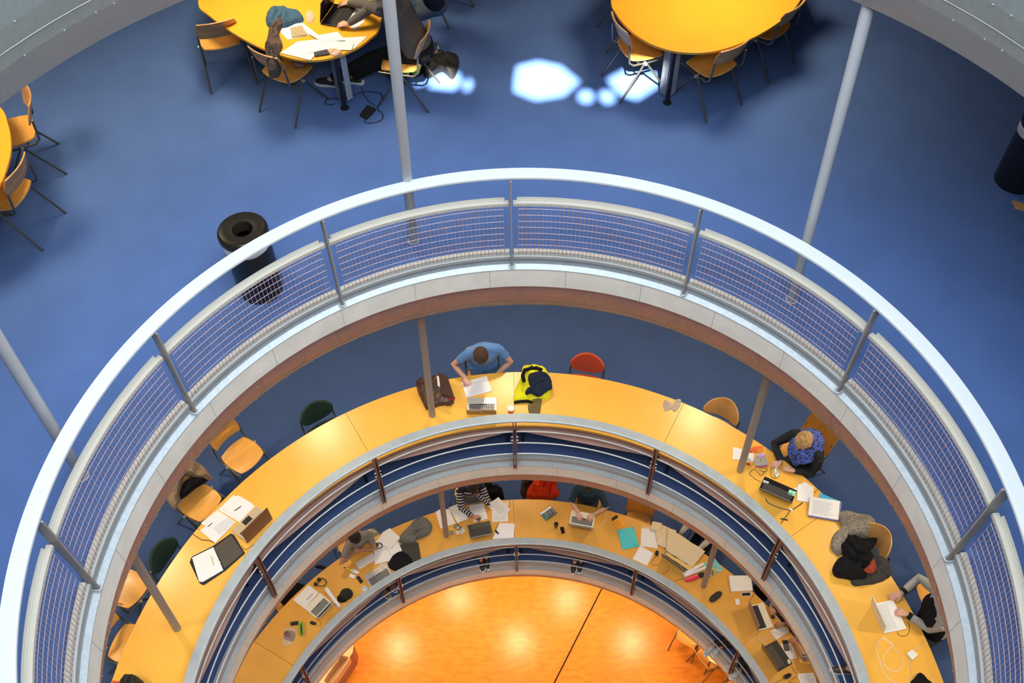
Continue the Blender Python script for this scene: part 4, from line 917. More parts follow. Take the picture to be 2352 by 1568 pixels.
flat('folder', 'bright blue folder under the stack of paper', 'folder', [c7(1272, 1040), c7(1492, 1135), c7(1482, 1215), c7(1250, 1125)], TB, 0.006, mat('cyan_folder', (0.02, 0.42, 0.75), 0.4))
flat('ring_pad', 'violet backed writing pad under the white stack', 'pad', [c7(1160, 1100), c7(1490, 1150), c7(1458, 1335), c7(1150, 1285)], TB + 0.007, 0.014, mat('violet_pad', (0.18, 0.16, 0.5), 0.5))
sheet('thick white stack of paper beside the tweed coat', [c7(1165, 1083), c7(1470, 1130), c7(1456, 1322), c7(1146, 1268)], TB + 0.022, 0.02, n=16)
cable('black cord crossing from the chair to the paper stack', [c7(1210, 1040), c7(1235, 1010), c7(1260, 985)], TB, 0.003, BLACK)
TW = pattern('tweed', 'voronoi', (0.10, 0.095, 0.085), (0.30, 0.27, 0.23), 75, 0.95, th=0.40)
drape('coat', 'grey tweed coat on the desk above the black coat', 'coat', [c8(285, 118), c8(350, 88), c8(460, 118), c8(560, 132), c8(600, 185), c8(565, 250), c8(520, 312), c8(400, 312), c8(320, 340), c8(310, 465), c8(240, 450), c8(216, 370), c8(245, 285), c8(300, 240), c8(290, 180)], TB + 0.0, 0.13, TW, 3, 21, c=c8(360, 250))
DGR = cloth('dark_grey_cloth', (0.055, 0.055, 0.055))
drape('coat', 'dark grey padded coat under the black coat', 'coat', [c8(520, 420), c8(600, 410), c8(630, 470), c8(715, 525), c8(735, 635), c8(650, 700), c8(500, 730), c8(395, 722), c8(420, 600)], TB, 0.10, DGR, 4, 22)
drape('coat', 'black coat thrown across the tweed and grey coats', 'coat', [c8(335, 310), c8(420, 305), c8(500, 322), c8(612, 332), c8(590, 400), c8(555, 440), c8(575, 500), c8(560, 590), c8(520, 680), c8(440, 690), c8(340, 670), c8(258, 655), c8(230, 590), c8(275, 505), c8(325, 490), c8(295, 400)], TB + 0.03, 0.15, BLKC, 3, 23)
drape('scarf', 'rust red scarf tucked into the black coat', 'scarf', [c8(500, 595), c8(540, 560), c8(580, 500), c8(610, 555), c8(600, 608), c8(545, 625)], TB + 0.14, 0.05, cloth('rust_cloth', (0.32, 0.06, 0.035)), 5, 5)
laptop('white laptop the person in the grey hooded top is using', TB, (2051, 1378), (2081.5, 1444.7), (2015, 1420), 0.255, 78, WPL, WPL, keys=mat('white_keys', (0.72, 0.74, 0.76), 0.5), kb=(0.35, 0.92))
WC = mat('white_cable', (0.78, 0.72, 0.62), 0.5)
cable('white cable looping in front of the white laptop', [c8(672, 1160), c8(676, 1188), c8(745, 1230), c8(735, 1265), c8(690, 1310), c8(668, 1365), c8(690, 1430), c8(745, 1465), c8(800, 1462), c8(838, 1415), c8(820, 1340), c8(760, 1265), c8(690, 1190), c8(640, 1200), c8(608, 1270), c8(640, 1380), c8(660, 1450), c8(700, 1520), c8(780, 1575)], TB, 0.0035, WC)
t = thing('power_adapter', 'square white power adapter near the right end of the middle desk', 'adapter', tuple(P(c8(915, 1330), TB)))
bev(MB().prism([P(q, TB) for q in (c8(865, 1318), c8(912, 1282), c8(966, 1332), c8(916, 1378))], 0.028).build('block', WPL, t), 0.005)
MB().tube([P(c8(935, 1288), TB + 0.012), P(c8(985, 1262), TB + 0.008), P(c8(1018, 1225), TB + 0.006), P(c8(1028, 1190), TB + 0.006)], 0.0035, 6).build('lead', WC, t)
MB().tube([P(c8(885, 1360), TB + 0.012), P(c8(910, 1420), TB + 0.006), P(c8(918, 1500), TB + 0.006), P(c8(895, 1575), TB + 0.006)], 0.0035, 6).build('lead', WC, t)
cable('black earphone cord beside the white laptop', [c8(792, 1128), c8(800, 1150), c8(835, 1166), c8(880, 1150), c8(896, 1090), c8(885, 1045)], TB, 0.003, BLACK)
drape('handbag', 'black bag whose top pokes in at the bottom right', 'bag', [c8(895, 1580), c8(935, 1530), c8(978, 1482), c8(1030, 1530), c8(1085, 1580), c8(1060, 1700), c8(930, 1700)], TB, 0.10, BLKC, 2, 31)
# jacket on the chair at the left
drape('jacket', 'beige jacket draped over a wooden chair back', 'jacket', [c2(80, 940), c2(160, 850), c2(230, 720), c2(290, 640), c2(340, 635), c2(430, 680), c2(490, 755), c2(505, 790), c2(440, 790), c2(330, 775), c2(260, 800), c2(215, 900), c2(190, 1030), c2(150, 1045)], FB + 0.62, 0.20, cloth('beige_cloth', (0.30, 0.215, 0.15)), 3, 41, c=c2(275, 760))
drape('jacket_lining', 'black inner coat on the beige jacket chair', 'coat', [c2(250, 830), c2(320, 780), c2(430, 780), c2(460, 800), c2(350, 870), c2(250, 950), c2(215, 960), c2(220, 900)], FB + 0.60, 0.12, BLKC, 3, 42)
# ------------------------------------------------------------------ things on the lower desk (C)
sheet('white sheets fanned left of the striped sleeve', [c5(108, 505), c5(268, 472), c5(355, 650), c5(172, 716)], TC, 0.003)
sheet('sheet lying square on the fanned white sheets', [c5(135, 485), c5(280, 478), c5(340, 625), c5(195, 640)], TC + 0.0035, 0.002)
o = flat('magazine', 'open book under the striped sleeve', 'book', [c5(270, 460), c5(430, 395), c5(505, 598), c5(378, 648)], TC, 0.012, PAPER)
sheet('white sheet under the hand with the phone', [c5(520, 435), c5(700, 403), c5(750, 592), c5(580, 638)], TC, 0.004, n=10)
sheet('tilted sheet of notes right of the striped sweater', [c5(740, 430), c5(880, 328), c5(1032, 485), c5(900, 578)], TC + 0.008, 0.003, n=10)
sheet('squared notes partly covered by the tilted sheet', [c5(802, 500), c5(995, 378), c5(1000, 628), c5(806, 632)], TC, 0.006, n=12)
sheet('blank sheet beside the lower handrail', [c5(895, 645), c5(1080, 655), c5(1068, 825), c5(808, 845)], TC, 0.004)
p = P(c5(306, 775), TC); t = thing('drink_bottle', 'small clear bottle with a yellow cap and blue label', 'bottle', tuple(p))
MB().lathe(p, [(0, 0), (0.026, 0), (0.029, 0.01), (0.029, 0.09), (0.012, 0.125), (0.012, 0.14)], 20).build('body', mat('clear_plastic', (0.7, 0.75, 0.75), 0.1, alpha=0.55), t)
MB().lathe(p, [(0.0295, 0.03), (0.0305, 0.03), (0.0305, 0.065), (0.0295, 0.065)], 20).build('label_band', mat('blue_band', (0.1, 0.4, 0.7), 0.5), t)
MB().lathe(p, [(0, 0.165), (0.016, 0.165), (0.017, 0.138), (0, 0.138)], 16).build('cap', mat('yellow_cap', (0.85, 0.75, 0.05), 0.4), t)
def calc(name, label, cat, q, z, m, kcol, rows=4, cols=4, scr=None, th=0.012):
    t = thing(name, label, cat, tuple(P(q[0], z)))
    bev(MB().prism([P(a, z) for a in q], th).build('case', m, t), 0.003)
    a, b, c, d = [P(x, z + th) for x in q]; g = lambda u, v: (a.lerp(b, u)).lerp(d.lerp(c, u), v)
    km = MB()
    for i in range(rows):
        for j in range(cols):
            u0 = 0.12 + 0.76 * j / cols; u1 = u0 + 0.76 / cols * 0.75; v0 = 0.40 + 0.52 * i / rows; v1 = v0 + 0.52 / rows * 0.7
            km.prism([g(u0, v0), g(u1, v0), g(u1, v1), g(u0, v1)], 0.002)
    k = km.build('keys', kcol, t); k['kind'] = 'stuff'
    MB().prism([g(0.12, 0.08), g(0.88, 0.08), g(0.88, 0.30), g(0.12, 0.30)], 0.001).build('display', scr or mat('lcd', (0.35, 0.42, 0.38), 0.3), t)
    return t
calc('calculator', 'black calculator behind the yellow capped bottle', 'calculator', [c5(328, 692), c5(365, 655), c5(428, 702), c5(388, 738)], TC, BLACKM, PAPER)
calc('calculator', 'small pale calculator beside the adhesive tape', 'calculator', [c5(408, 745), c5(446, 702), c5(476, 745), c5(430, 786)], TC, WPL, INK, 3, 4)
p = P(c5(382, 768), TC); MBt = MB().lathe(p, [(0.012, 0), (0.030, 0), (0.030, 0.02), (0.012, 0.02)], 20); MBt.f += [(3 * 20 + j, 3 * 20 + (j + 1) % 20, (j + 1) % 20, j) for j in range(20)]; MBt.sm += [True] * 20
tag(MBt.build('tape_roll', WPL), 'white roll of tape beside the pale calculator', 'tape')
laptop('dark grey laptop in front of the striped sweater', TC, (1073.5, 1207), (1125, 1196), (1106, 1236), 0.225, 64, mat('gunmetal', (0.10, 0.10, 0.09), 0.35, metal=0.4), mat('warm_grey_lid', (0.22, 0.19, 0.16), 0.4, metal=0.3), kb=(0.36, 0.94))
cable('white earphone cable beside the dark grey laptop', [c5(498, 712), c5(462, 706), c5(456, 680), c5(480, 632), c5(532, 598)], TC, 0.003, WC)
cable('black lead hanging over the desk edge behind the notes', [c5(1010, 350), c5(1026, 400), c5(1028, 430), c5(1010, 455)], TC, 0.003, BLACK)
cable('thin black lead to the small black plug', [c5(885, 640), c5(862, 680), c5(845, 730)], TC, 0.003, BLACK)
pill('plug', 'small black plug on the blank sheet', 'plug', c5(838, 735), c5(884, 785), 0.03, 0.02, TC + 0.004, BLACKM)
t = thing('pencil_pouch', 'flat zip pouch of coloured pens right of the desk joint', 'pouch', tuple(P(c5(1490, 530), TC)))
bev(MB().prism([P(q, TC) for q in (c5(1384, 527), c5(1520, 435), c5(1600, 522), c5(1466, 620))], 0.02).build('body', mat('navy_pouch', (0.05, 0.09, 0.16), 0.5, col2=(0.05, 0.28, 0.22), scale=24), t), 0.006)
MB().prism([P(q, TC + 0.0205) for q in (c5(1386, 527), c5(1520, 437), c5(1535, 455), c5(1402, 545))], 0.002).build('zip_strip', PAPER, t)
for i in range(3):
    x = 1470 + 40 * i; y = 525 - 22 * i; MB().tube([P(c5(x - 14, y - 12), TC + 0.023), P(c5(x + 26, y + 42), TC + 0.023)], 0.006, 6).build('pink_pen', mat('pink_pen', (0.85, 0.2, 0.3), 0.5), t)
p = P(c5(1588, 700), TC); t = thing('travel_mug', 'glass travel mug with a black top beside the phone', 'mug', tuple(p))
MB().lathe(p, [(0, 0.0), (0.024, 0.0), (0.031, 0.10), (0.030, 0.10), (0.022, 0.01)], 20).build('glass', mat('smoky_glass', (0.30, 0.22, 0.14), 0.1, alpha=0.6), t)
MB().lathe(p, [(0.031, 0.095), (0.034, 0.098), (0.034, 0.125), (0.028, 0.13), (0.024, 0.115), (0, 0.112)], 20).build('lid', BLACK, t)
def phone(label, q, z, m, scr=BLACK, r=0.12):
    t = thing('mobile_phone', label, 'phone', tuple(P(q[0], z)))
    bev(MB().prism([P(a, z) for a in q], 0.009).build('case', m, t), 0.003)
    a, b, c, d = [P(x, z + 0.009) for x in q]; g = lambda u, v: (a.lerp(b, u)).lerp(d.lerp(c, u), v)
    MB().prism([g(r, 0.07), g(1 - r, 0.07), g(1 - r, 0.93), g(r, 0.93)], 0.0006).build('screen', scr, t)
    return t
phone('black phone beside the travel mug', [c5(1633, 700), c5(1680, 688), c5(1700, 770), c5(1657, 781)], TC, BLACKM, mat('dark_screen', (0, 0, 0)))
laptop('white laptop under the hands of the person in the dark blue shirt', TC, (1313, 1171.7), (1368, 1182), (1334, 1208), 0.235, 58, mat('ivory_shell', (0.80, 0.77, 0.68), 0.35), mat('grey_lid', (0.30, 0.25, 0.20), 0.4), kb=(0.45, 0.93))
cable('white charging cable at the right of the white laptop', [c5(2210, 488), c5(2205, 560), c5(2180, 630), c5(2120, 695), c5(2050, 718)], TC, 0.003, WC)
calc('notebook', 'orange covered notebook with a small black label', 'notebook', [d2(2, 325), d2(108, 247), d2(245, 430), d2(118, 500)], TC, mat('orange_cover', (0.90, 0.42, 0.02), 0.5), mat('orange_lines', (0.75, 0.30, 0.02), 0.5), 7, 1, BLACK)
o = flat('notebook', 'turquoise notebook with white polka dots', 'notebook', [d2(115, 505), d2(360, 460), d2(440, 750), d2(195, 797)], TC, 0.012, mat('turquoise_cover', (0.03, 0.56, 0.66), 0.5))
a, b, c, d = [P(q, TC + 0.0122) for q in (d2(115, 505), d2(360, 460), d2(440, 750), d2(195, 797))]; dm = MB()
for i in range(9):
    for j in range(7):
        u = (j + 0.5 + 0.5 * (i % 2)) / 7.5; v_ = (i + 0.5) / 9
        if u > 0.97 or (i > 6 and u > 0.6): continue
        cc = (a.lerp(b, u)).lerp(d.lerp(c, u), v_); dm.add([cc + Vector((0.0055 * cos(q), 0.0055 * sin(q), 0.0004)) for q in [pi * k / 4 for k in range(8)]], [tuple(range(8))])
k = dm.build('dots', PAPER, o); k['kind'] = 'stuff'
sheet('sheet with a pencil sketch left of the tracing paper', [d2(476, 475), d2(712, 492), d2(726, 777), d2(465, 746)], TC + 0.002, 0.003, n=0)
sheet('pale orange slip under the sketch sheet', [d2(495, 440), d2(650, 452), d2(640, 520), d2(490, 505)], TC, 0.002, mat('peach_paper', (0.80, 0.52, 0.30), 0.8))
sheet('blank white sheet below the sketch sheet', [d2(460, 740), d2(662, 850), d2(562, 1035), d2(345, 935)], TC, 0.002)
TRC = mat('tracing_paper', (0.74, 0.62, 0.44), 0.7, bump=0.3, bscale=6)
def strip(name, label, cat, quad, z, m, amp=0.012, n=14, waves=2.4, ph=0.0):
    a, b, c, d = [P(q, z) for q in quad]; V = []; F_ = []
    for i in range(n + 1):
        u = i / n
        for j in range(5):
            v_ = j / 4; p_ = (a.lerp(b, u)).lerp(d.lerp(c, u), v_); p_.z = z + 0.003 + amp * (0.5 + 0.5 * sin(u * waves * 6.28 + ph + 0.6 * v_)); V.append(p_)
    N_ = len(V); V += [v_ - Vector((0, 0, 0.0015)) for v_ in V]
    for i in range(n):
        for j in range(4): q = i * 5 + j; F_ += [(q, q + 1, q + 6, q + 5), (N_ + q, N_ + q + 5, N_ + q + 6, N_ + q + 1)]
    return tag(MB().add(V, F_, True).build(name, m), label, cat)
strip('tracing_paper', 'left part of the long cream tracing paper, over the desk edge', 'tracing paper', [d2(650, 372), d2(1000, 520), d2(960, 840), d2(722, 725)], TC + 0.005, TRC, 0.02)
strip('tracing_paper', 'right part of the long cream tracing paper', 'tracing paper', [d2(880, 465), d2(1435, 825), d2(1240, 1065), d2(850, 815)], TC + 0.028, TRC, 0.016, ph=1.5)
strip('tracing_paper', 'rolled up end of the tracing paper at the desk edge', 'tracing paper', [d2(640, 380), d2(795, 405), d2(740, 520), d2(610, 490)], TC + 0.03, TRC, 0.02, waves=0.7)
strip('drawing_sheet', 'yellowish drawing hanging over the laptop keyboard', 'paper', [d2(855, 835), d2(1240, 1065), d2(1190, 1112), d2(845, 880)], TC + 0.026, mat('yellow_paper', (0.82, 0.55, 0.18), 0.7), 0.01)
laptop('laptop half covered by the yellowish drawing', TC, (1537, 1256), (1591, 1294), (1540, 1300), 0.20, 75, mat('grey_shell', (0.30, 0.28, 0.22), 0.4, metal=0.4), mat('steel_lid', (0.20, 0.20, 0.19), 0.35, metal=0.5))
mouse('small black mouse between sketch sheet and laptop', d2(714, 815), d2(704, 898), 0.055, TC, BLACKM)
cable('lead of the small black mouse', [d2(690, 905), d2(645, 950), d2(630, 1000), d2(665, 1032), d2(730, 1028)], TC, 0.0025, BLACK)
cable('dark lead below the half covered laptop', [d2(870, 1060), d2(882, 1095), d2(850, 1135), d2(800, 1160)], TC, 0.003, BLACK)
cable('dark lead left of the pink pencil case', [d2(1105, 1235), d2(1040, 1245), d2(970, 1268)], TC, 0.003, BLACK)
for (a, b, lab) in ((d2(1105, 1168), d2(1410, 1010), 'upper of two white paper rolls by the column'), (d2(1125, 1192), d2(1450, 1062), 'lower of two white paper rolls by the column')):
    tag(MB().tube([P(a, TC + 0.024), P(b, TC + 0.024)], 0.024, 14).build('paper_roll', PAPER), lab, 'paper roll')
t = thing('pencil_case', 'pink pencil case with a yellow zip beside the column', 'pencil case', tuple(P(d2(1230, 1235), TC)))
pill('body', '', '', d2(1128, 1272), d2(1338, 1205), 0.085, 0.06, TC, mat('pink_cloth', (0.80, 0.03, 0.10), 0.7, bump=0.4, bscale=60), t)
MB().tube([P(d2(1150, 1240), TC + 0.058), P(d2(1230, 1205), TC + 0.062), P(d2(1315, 1180), TC + 0.056)], 0.005, 6).build('zip', mat('yellow_zip', (0.9, 0.5, 0.1), 0.5), t)
pill('pouch', 'small black pouch behind the pink pencil case', 'pouch', d2(1330, 1200), d2(1425, 1170), 0.085, 0.04, TC, BLACKM)
cable('yellow marker by the upper paper roll', [d2(1250, 1072, TC + 0.03), d2(1305, 1028, TC + 0.03)], TC, 0.008, mat('marker_yellow', (0.85, 0.8, 0.05), 0.4), 'marker', 'marker')
o = flat('magazine', 'turquoise and yellow magazine behind the column', 'magazine', [c6(1150, 960), c6(1278, 885), c6(1382, 1022), c6(1220, 1120)], TC, 0.006, mat('turquoise_print', (0.20, 0.60, 0.66), 0.5))
MB().prism([P(q, TC + 0.006) for q in (c6(1205, 1050), c6(1290, 985), c6(1330, 1050), c6(1222, 1115))], 0.0008).build('cover_print', mat('yellow_print', (0.75, 0.62, 0.25), 0.5, col2=(0.05, 0.06, 0.05), scale=26), o)
pill('glasses_case', 'black oval case alone on the lower desk', 'case', c9(612, 385), c9(735, 285), 0.10, 0.05, TC, mat('soft_black', (0.018, 0.018, 0.02), 0.65))
t = thing('clipboard', 'white note block with a metal spiral by the desk edge', 'notepad', tuple(P(c9(940, 190), TC)))
bev(MB().prism([P(q, TC) for q in (c9(812, 106), c9(1055, 103), c9(1076, 266), c9(838, 279))], 0.02).build('block', PAPER, t), 0.003)
MB().tube([P(c9(818, 110), TC + 0.022), P(c9(842, 272), TC + 0.022)], 0.007, 8).build('spiral', ALU, t)
phone('white phone against the spiral note block', [c9(956, 327), c9(952, 281), c9(1057, 277), c9(1061, 322)], TC, WPL, BLACK)
flat('card', 'small white card left of the grey laptop', 'card', [c9(883, 355), c9(925, 349), c9(941, 410), c9(898, 420)], TC, 0.002, PAPER)
laptop('ivory laptop with a black keyboard beside the checked sleeve', TC, (1752.6, 1383.8), (1776, 1440.6), (1731, 1421), 0.235, 84, mat('ivory_shell', (0, 0, 0)), mat('rose_grey_lid', (0.36, 0.27, 0.24), 0.4), trim=BLACKM, kb=(0.42, 0.95))
cable('black lead from the desk edge to the ivory laptop', [c9(1105, 295), c9(1070, 335), c9(1045, 372)], TC, 0.003, BLACK)
mouse('black mouse under the hand of the checked shirt', c9(1270, 545), c9(1318, 555), 0.06, TC, BLACK)
sheet('small white notepad between the two laptops', [c9(1265, 702), c9(1395, 632), c9(1470, 710), c9(1330, 797)], TC, 0.008, name='notepad', cat='notepad')
cable('yellow pencil on the small notepad', [c9(1288, 708, TC + 0.009), c9(1386, 744, TC + 0.009)], TC, 0.004, mat('pencil_yellow', (0, 0, 0)), 'pencil', 'pencil')
flat('sticky_notes', 'yellow sticky notes at the corner of the small notepad', 'notes', [c9(1420, 655), c9(1445, 650), c9(1475, 692), c9(1450, 700)], TC, 0.01, mat('note_yellow', (0.85, 0.55, 0.1), 0.6))
cable('white earphone cable curled beside the dark laptop', [c9(1088, 835), c9(1092, 790), c9(1115, 765), c9(1145, 765), c9(1160, 800), c9(1185, 815), c9(1195, 780), c9(1165, 755), c9(1145, 775), c9(1175, 815), c9(1200, 838), c9(1225, 800), c9(1222, 750), c9(1255, 730), c9(1275, 760), c9(1262, 790), c9(1300, 780)], TC, 0.003, WC)
l12 = laptop('dark laptop with a white sticker near the calculator', TC, (1783, 1470), (1820, 1524), (1770, 1520), 0.255, 78, mat('gunmetal_black', (0.03, 0.03, 0.032), 0.3), mat('bronze_black', (0.14, 0.085, 0.06), 0.3, metal=0.4), kb=(0.42, 0.94), keys=mat('mid_keys', (0.10, 0.09, 0.08), 0.5))
MB().prism([P(q, TC + 0.0195) for q in (c9(1448, 1010), c9(1475, 1005), c9(1490, 1045), c9(1462, 1055))], 0.0008).build('sticker', PAPER, l12)
sheet('white sheet under the black calculator', [c9(1380, 842), c9(1490, 830), c9(1556, 995), c9(1452, 1005)], TC, 0.003)
calc('calculator', 'black calculator on a white sheet beside the dark laptop', 'calculator', [c9(1395, 800), c9(1455, 797), c9(1480, 910), c9(1420, 916)], TC + 0.004, mat('dark_case', (0.02, 0.02, 0.022), 0.5), mat('brown_keys', (0.12, 0.10, 0.08), 0.5), 5, 4, SCRN)
cable('red and black pen beside the black calculator', [c9(1482, 850), c9(1500, 935)], TC + 0.004, 0.005, mat('red_pen', (0.45, 0.02, 0.03), 0.4), 'pen', 'pen')
mouse('glossy black mouse with a silver back at the bottom right', c9(1405, 1212), c9(1490, 1170), 0.06, TC, mat('chrome_black', (0.03, 0.03, 0.035), 0.12, metal=0.3))
cable('black lead of the glossy mouse', [c9(1320, 1261), c9(1355, 1240), c9(1402, 1225)], TC, 0.003, BLACK)
cable('black lead curling right of the glossy mouse', [c9(1495, 1085), c9(1530, 1140), c9(1560, 1180), c9(1500, 1225), c9(1470, 1255), c9(1560, 1265)], TC, 0.003, BLACK)
sheet('white sheet at the bottom right of the lower desk', [c9(1550, 1165), c9(1730, 1150), c9(1775, 1270), c9(1600, 1275)], TC, 0.003, n=4)
# left part of the lower desk
sheet('white paper stack leaning by the grey T-shirt man, top sheets', [c4(1075, 322), c4(1145, 283), c4(1256, 382), c4(1150, 490), c4(1015, 432)], TC + 0.03, 0.012)
sheet('ruffled white papers below the top stack', [c4(967, 470), c4(1080, 325), c4(1200, 460), c4(985, 535)], TC + 0.012, 0.012)
sheet('printed sheet at the foot of the paper stack', [c4(985, 530), c4(1190, 445), c4(1272, 515), c4(1172, 610), c4(990, 658)], TC, 0.010, n=0)
sheet('sheet fanned out of the paper stack to the right', [c4(1100, 470), c4(1230, 420), c4(1270, 512), c4(1165, 560)], TC + 0.022, 0.004)
def headphones(label, cx, cy, z, rad=0.075, cups=((-0.06, -0.02), (-0.02, 0.05))):
    p = P((cx, cy), z); t = thing('headphones', label, 'headphones', tuple(p))
    MB().tube([p + Vector((rad * cos(a), rad * 0.85 * sin(a), 0.012 + 0.02 * abs(sin(a)))) for a in [R(q) for q in range(-150, 151, 15)]], 0.007, 8).build('headband', BLACK, t)
    for (x, y) in cups: MB().lathe(p + Vector((x - 0.02, y, 0.0)), [(0, 0), (0.030, 0.0), (0.034, 0.012), (0.030, 0.028), (0.0, 0.032)], 16).build('ear_cup', BLACK, t)
    return t
headphones('black headphones beside the long paper roll', *c4(440, 846), TC)
headphones('black headphones half hidden among the stacked papers', *c4(1032, 468), TC + 0.025, 0.055, ((-0.03, -0.02), (-0.02, 0.02)))
drape('jacket', 'grey jersey jacket on the lower desk beside the column', 'jacket', [c4(1250, 365), c4(1345, 265), c4(1405, 190), c4(1485, 162), c4(1575, 238), c4(1550, 345), c4(1425, 402), c4(1405, 440), c4(1262, 440)], TC, 0.10, cloth('grey_jersey', (0.17, 0.165, 0.16)), 4, 51)
flat('laptop_sleeve', 'dark sleeve lying under the grey jersey jacket', 'sleeve', [c4(1242, 455), c4(1437, 430), c4(1467, 600), c4(1300, 660)], TC, 0.02, mat('dark_sleeve', (0.035, 0.033, 0.03), 0.7), bevw=0.006)
drape('bag', 'crumpled black bag against the lower handrail', 'bag', [c4(1128, 640), c4(1205, 545), c4(1290, 530), c4(1385, 610), c4(1335, 680), c4(1220, 725), c4(1140, 690)], TC + 0.0, 0.09, BLKC, 2, 52)
t = thing('keyboard', 'white wireless keyboard in front of the grey T-shirt man', 'keyboard', tuple(P(c4(890, 620), TC)))
q_ = (c4(790, 642), c4(965, 538), c4(1002, 602), c4(830, 708)); bev(MB().prism([P(x, TC) for x in q_], 0.010).build('frame', WPL, t), 0.003)
a, b, c, d = [P(x, TC + 0.010) for x in q_]; km = MB(); g = lambda u, v: (a.lerp(b, u)).lerp(d.lerp(c, u), v)
for i in range(5):
    for j in range(14): u0 = 0.03 + 0.94 * j / 14; v0 = 0.05 + 0.80 * i / 5; km.prism([g(u0, v0), g(u0 + 0.052, v0), g(u0 + 0.052, v0 + 0.125), g(u0, v0 + 0.125)], 0.003)
k = km.build('keys', mat('pale_keys', (0.62, 0.60, 0.56), 0.5), t); k['kind'] = 'stuff'
t = thing('highlighter', 'yellow highlighter pen left of the white mouse', 'highlighter', tuple(P(c4(700, 695), TC)))
MB().tube([P(c4(690, 690), TC + 0.01), P(c4(742, 708), TC + 0.01)], 0.011, 10).build('barrel', mat('marker_yellow', (0, 0, 0)), t)
MB().tube([P(c4(672, 684), TC + 0.01), P(c4(690, 690), TC + 0.01)], [0.007, 0.011], 10).build('cap', BLACK, t)
mouse('white wireless mouse beside the yellow highlighter', c4(748, 712), c4(828, 750), 0.062, TC, WPL)
flat('small_box', 'small white box below the white mouse', 'box', [c4(742, 748), c4(797, 772), c4(776, 805), c4(720, 782)], TC, 0.02, WPL, bevw=0.003)
phone('black phone lying alone in front of the silver laptop', [c4(795, 787), c4(826, 770), c4(873, 832), c4(842, 853)], TC, BLACKM, BLACK)
laptop('silver laptop with a copper coloured lid by the lower handrail', TC, (885, 1293), (835.8, 1322.6), (882, 1325), 0.235, 62, ALU, mat('copper_glow_lid', (0.42, 0.20, 0.12), 0.4, metal=0.3), emblem=MACE, padm=mat('grey_pad', (0.55, 0.52, 0.47), 0.4))
drape('plastic_wrapper', 'crumpled clear bag on top of the silver laptop', 'wrapper', [c4(1030, 662), c4(1075, 640), c4(1115, 645), c4(1130, 690), c4(1085, 702)], TC + 0.02, 0.03, CLR, 8, 14)
t = thing('baseball_cap', 'black cap lying on the lower desk near the handrail', 'cap', tuple(P(c4(690, 965), TC)))
MB().ell(P(c4(698, 962), TC + 0.0), (0.100, 0.090, 0.11), nu=20, nv=12).build('crown', mat('wool_black', (0.02, 0.019, 0.018), 0.95, bump=0.6, bscale=90), t)
MB().prism([P(c4(*q), TC + 0.004) for q in ((600, 990), (640, 950), (720, 1010), (690, 1040), (640, 1050), (605, 1030))], 0.006).build('peak', BLKC, t)
tag(MB().tube([P(c4(490, 905), TC + 0.03), P(c4(628, 1092), TC + 0.03)], [0.034, 0.026], 16).build('paper_roll', PAPER), 'long white paper roll behind the open laptop', 'paper roll')
p = P(c4(892, 925), TC); tag(MB().lathe(p, [(0, 0), (0.032, 0), (0.042, 0.09), (0.040, 0.09), (0.030, 0.01), (0, 0.008)], 20).build('cup', WPL), 'white cup against the lower handrail', 'cup')
o = sheet('white pad with a thin pen left of the open laptop', [c4(310, 866), c4(411, 945), c4(268, 1112), c4(150, 1020)], TC, 0.012, name='writing_pad', cat='pad')
cable('thin dark pen on the white pad', [c4(288, 1020, TC + 0.013), c4(353, 957, TC + 0.013)], TC, 0.003, BLACK, 'pen', 'pen')
laptop('open laptop with black keys beside the white pad', TC, (735, 1361.5), (700, 1398), (745, 1398), 0.235, 58, mat('ivory_shell', (0, 0, 0)), ALU, kb=(0.45, 0.95))
mouse('tiny black and silver mouse right of the open laptop', c4(325, 1250), c4(388, 1272), 0.05, TC, BLACK)
cable('cord of the tiny mouse', [c4(395, 1278), c4(432, 1282), c4(435, 1250), c4(410, 1218)], TC, 0.002, BLACK)
flat('wallet', 'black wallet left of the green pencil case', 'wallet', [c4(122, 1250), c4(200, 1238), c4(204, 1275), c4(125, 1284)], TC, 0.018, BLACKM, bevw=0.004)
t = thing('pencil_case', 'lime green pencil case with a dark zip', 'pencil case', tuple(P(c4(235, 1320), TC)))
pill('body', '', '', c4(232, 1248), c4(238, 1392), 0.088, 0.05, TC, mat('lime_cloth', (0.30, 0.50, 0.03), 0.7, bump=0.3, bscale=60), t)
MB().tube([P(c4(228, 1262), TC + 0.046), P(c4(232, 1320), TC + 0.052), P(c4(236, 1378), TC + 0.046)], [0.010, 0.016, 0.010], 8).build('zip', mat('violet_zip', (0.05, 0.02, 0.06), 0.4), t)
drape('snack', 'piece of brown cake in clear film', 'snack', [c4(60, 1345), c4(110, 1330), c4(168, 1355), c4(150, 1440), c4(95, 1435), c4(50, 1410)], TC + 0.0, 0.04, mat('brown_cake', (0.20, 0.08, 0.05), 0.6, var=0.4, scale=50, bump=0.8, bscale=70), 6, 61)
drape('plastic_wrapper', 'clear film around the brown cake', 'wrapper', [c4(70, 1315), c4(170, 1312), c4(172, 1400), c4(130, 1470), c4(50, 1488), c4(42, 1400)], TC + 0.002, 0.045, mat('thin_film', (0.9, 0.88, 0.85), 0.12, alpha=0.25, bump=0.9, bscale=40, spec=0.9), 6, 62)
flat('seat_pad', 'flat black pad on the chair at the left of the lower desk', 'cushion', [c4(20, 1045), c4(180, 838), c4(278, 872), c4(55, 1085)], FC + 0.47, 0.03, BLKC, bevw=0.01)
drape('belt', 'dark belt lying on the carpet left of the grey T-shirt man', 'belt', [c4(375, 672), c4(430, 662), c4(480, 680), c4(495, 700), c4(440, 700), c4(390, 690)], FC, 0.03, BLKC, 3, 65)
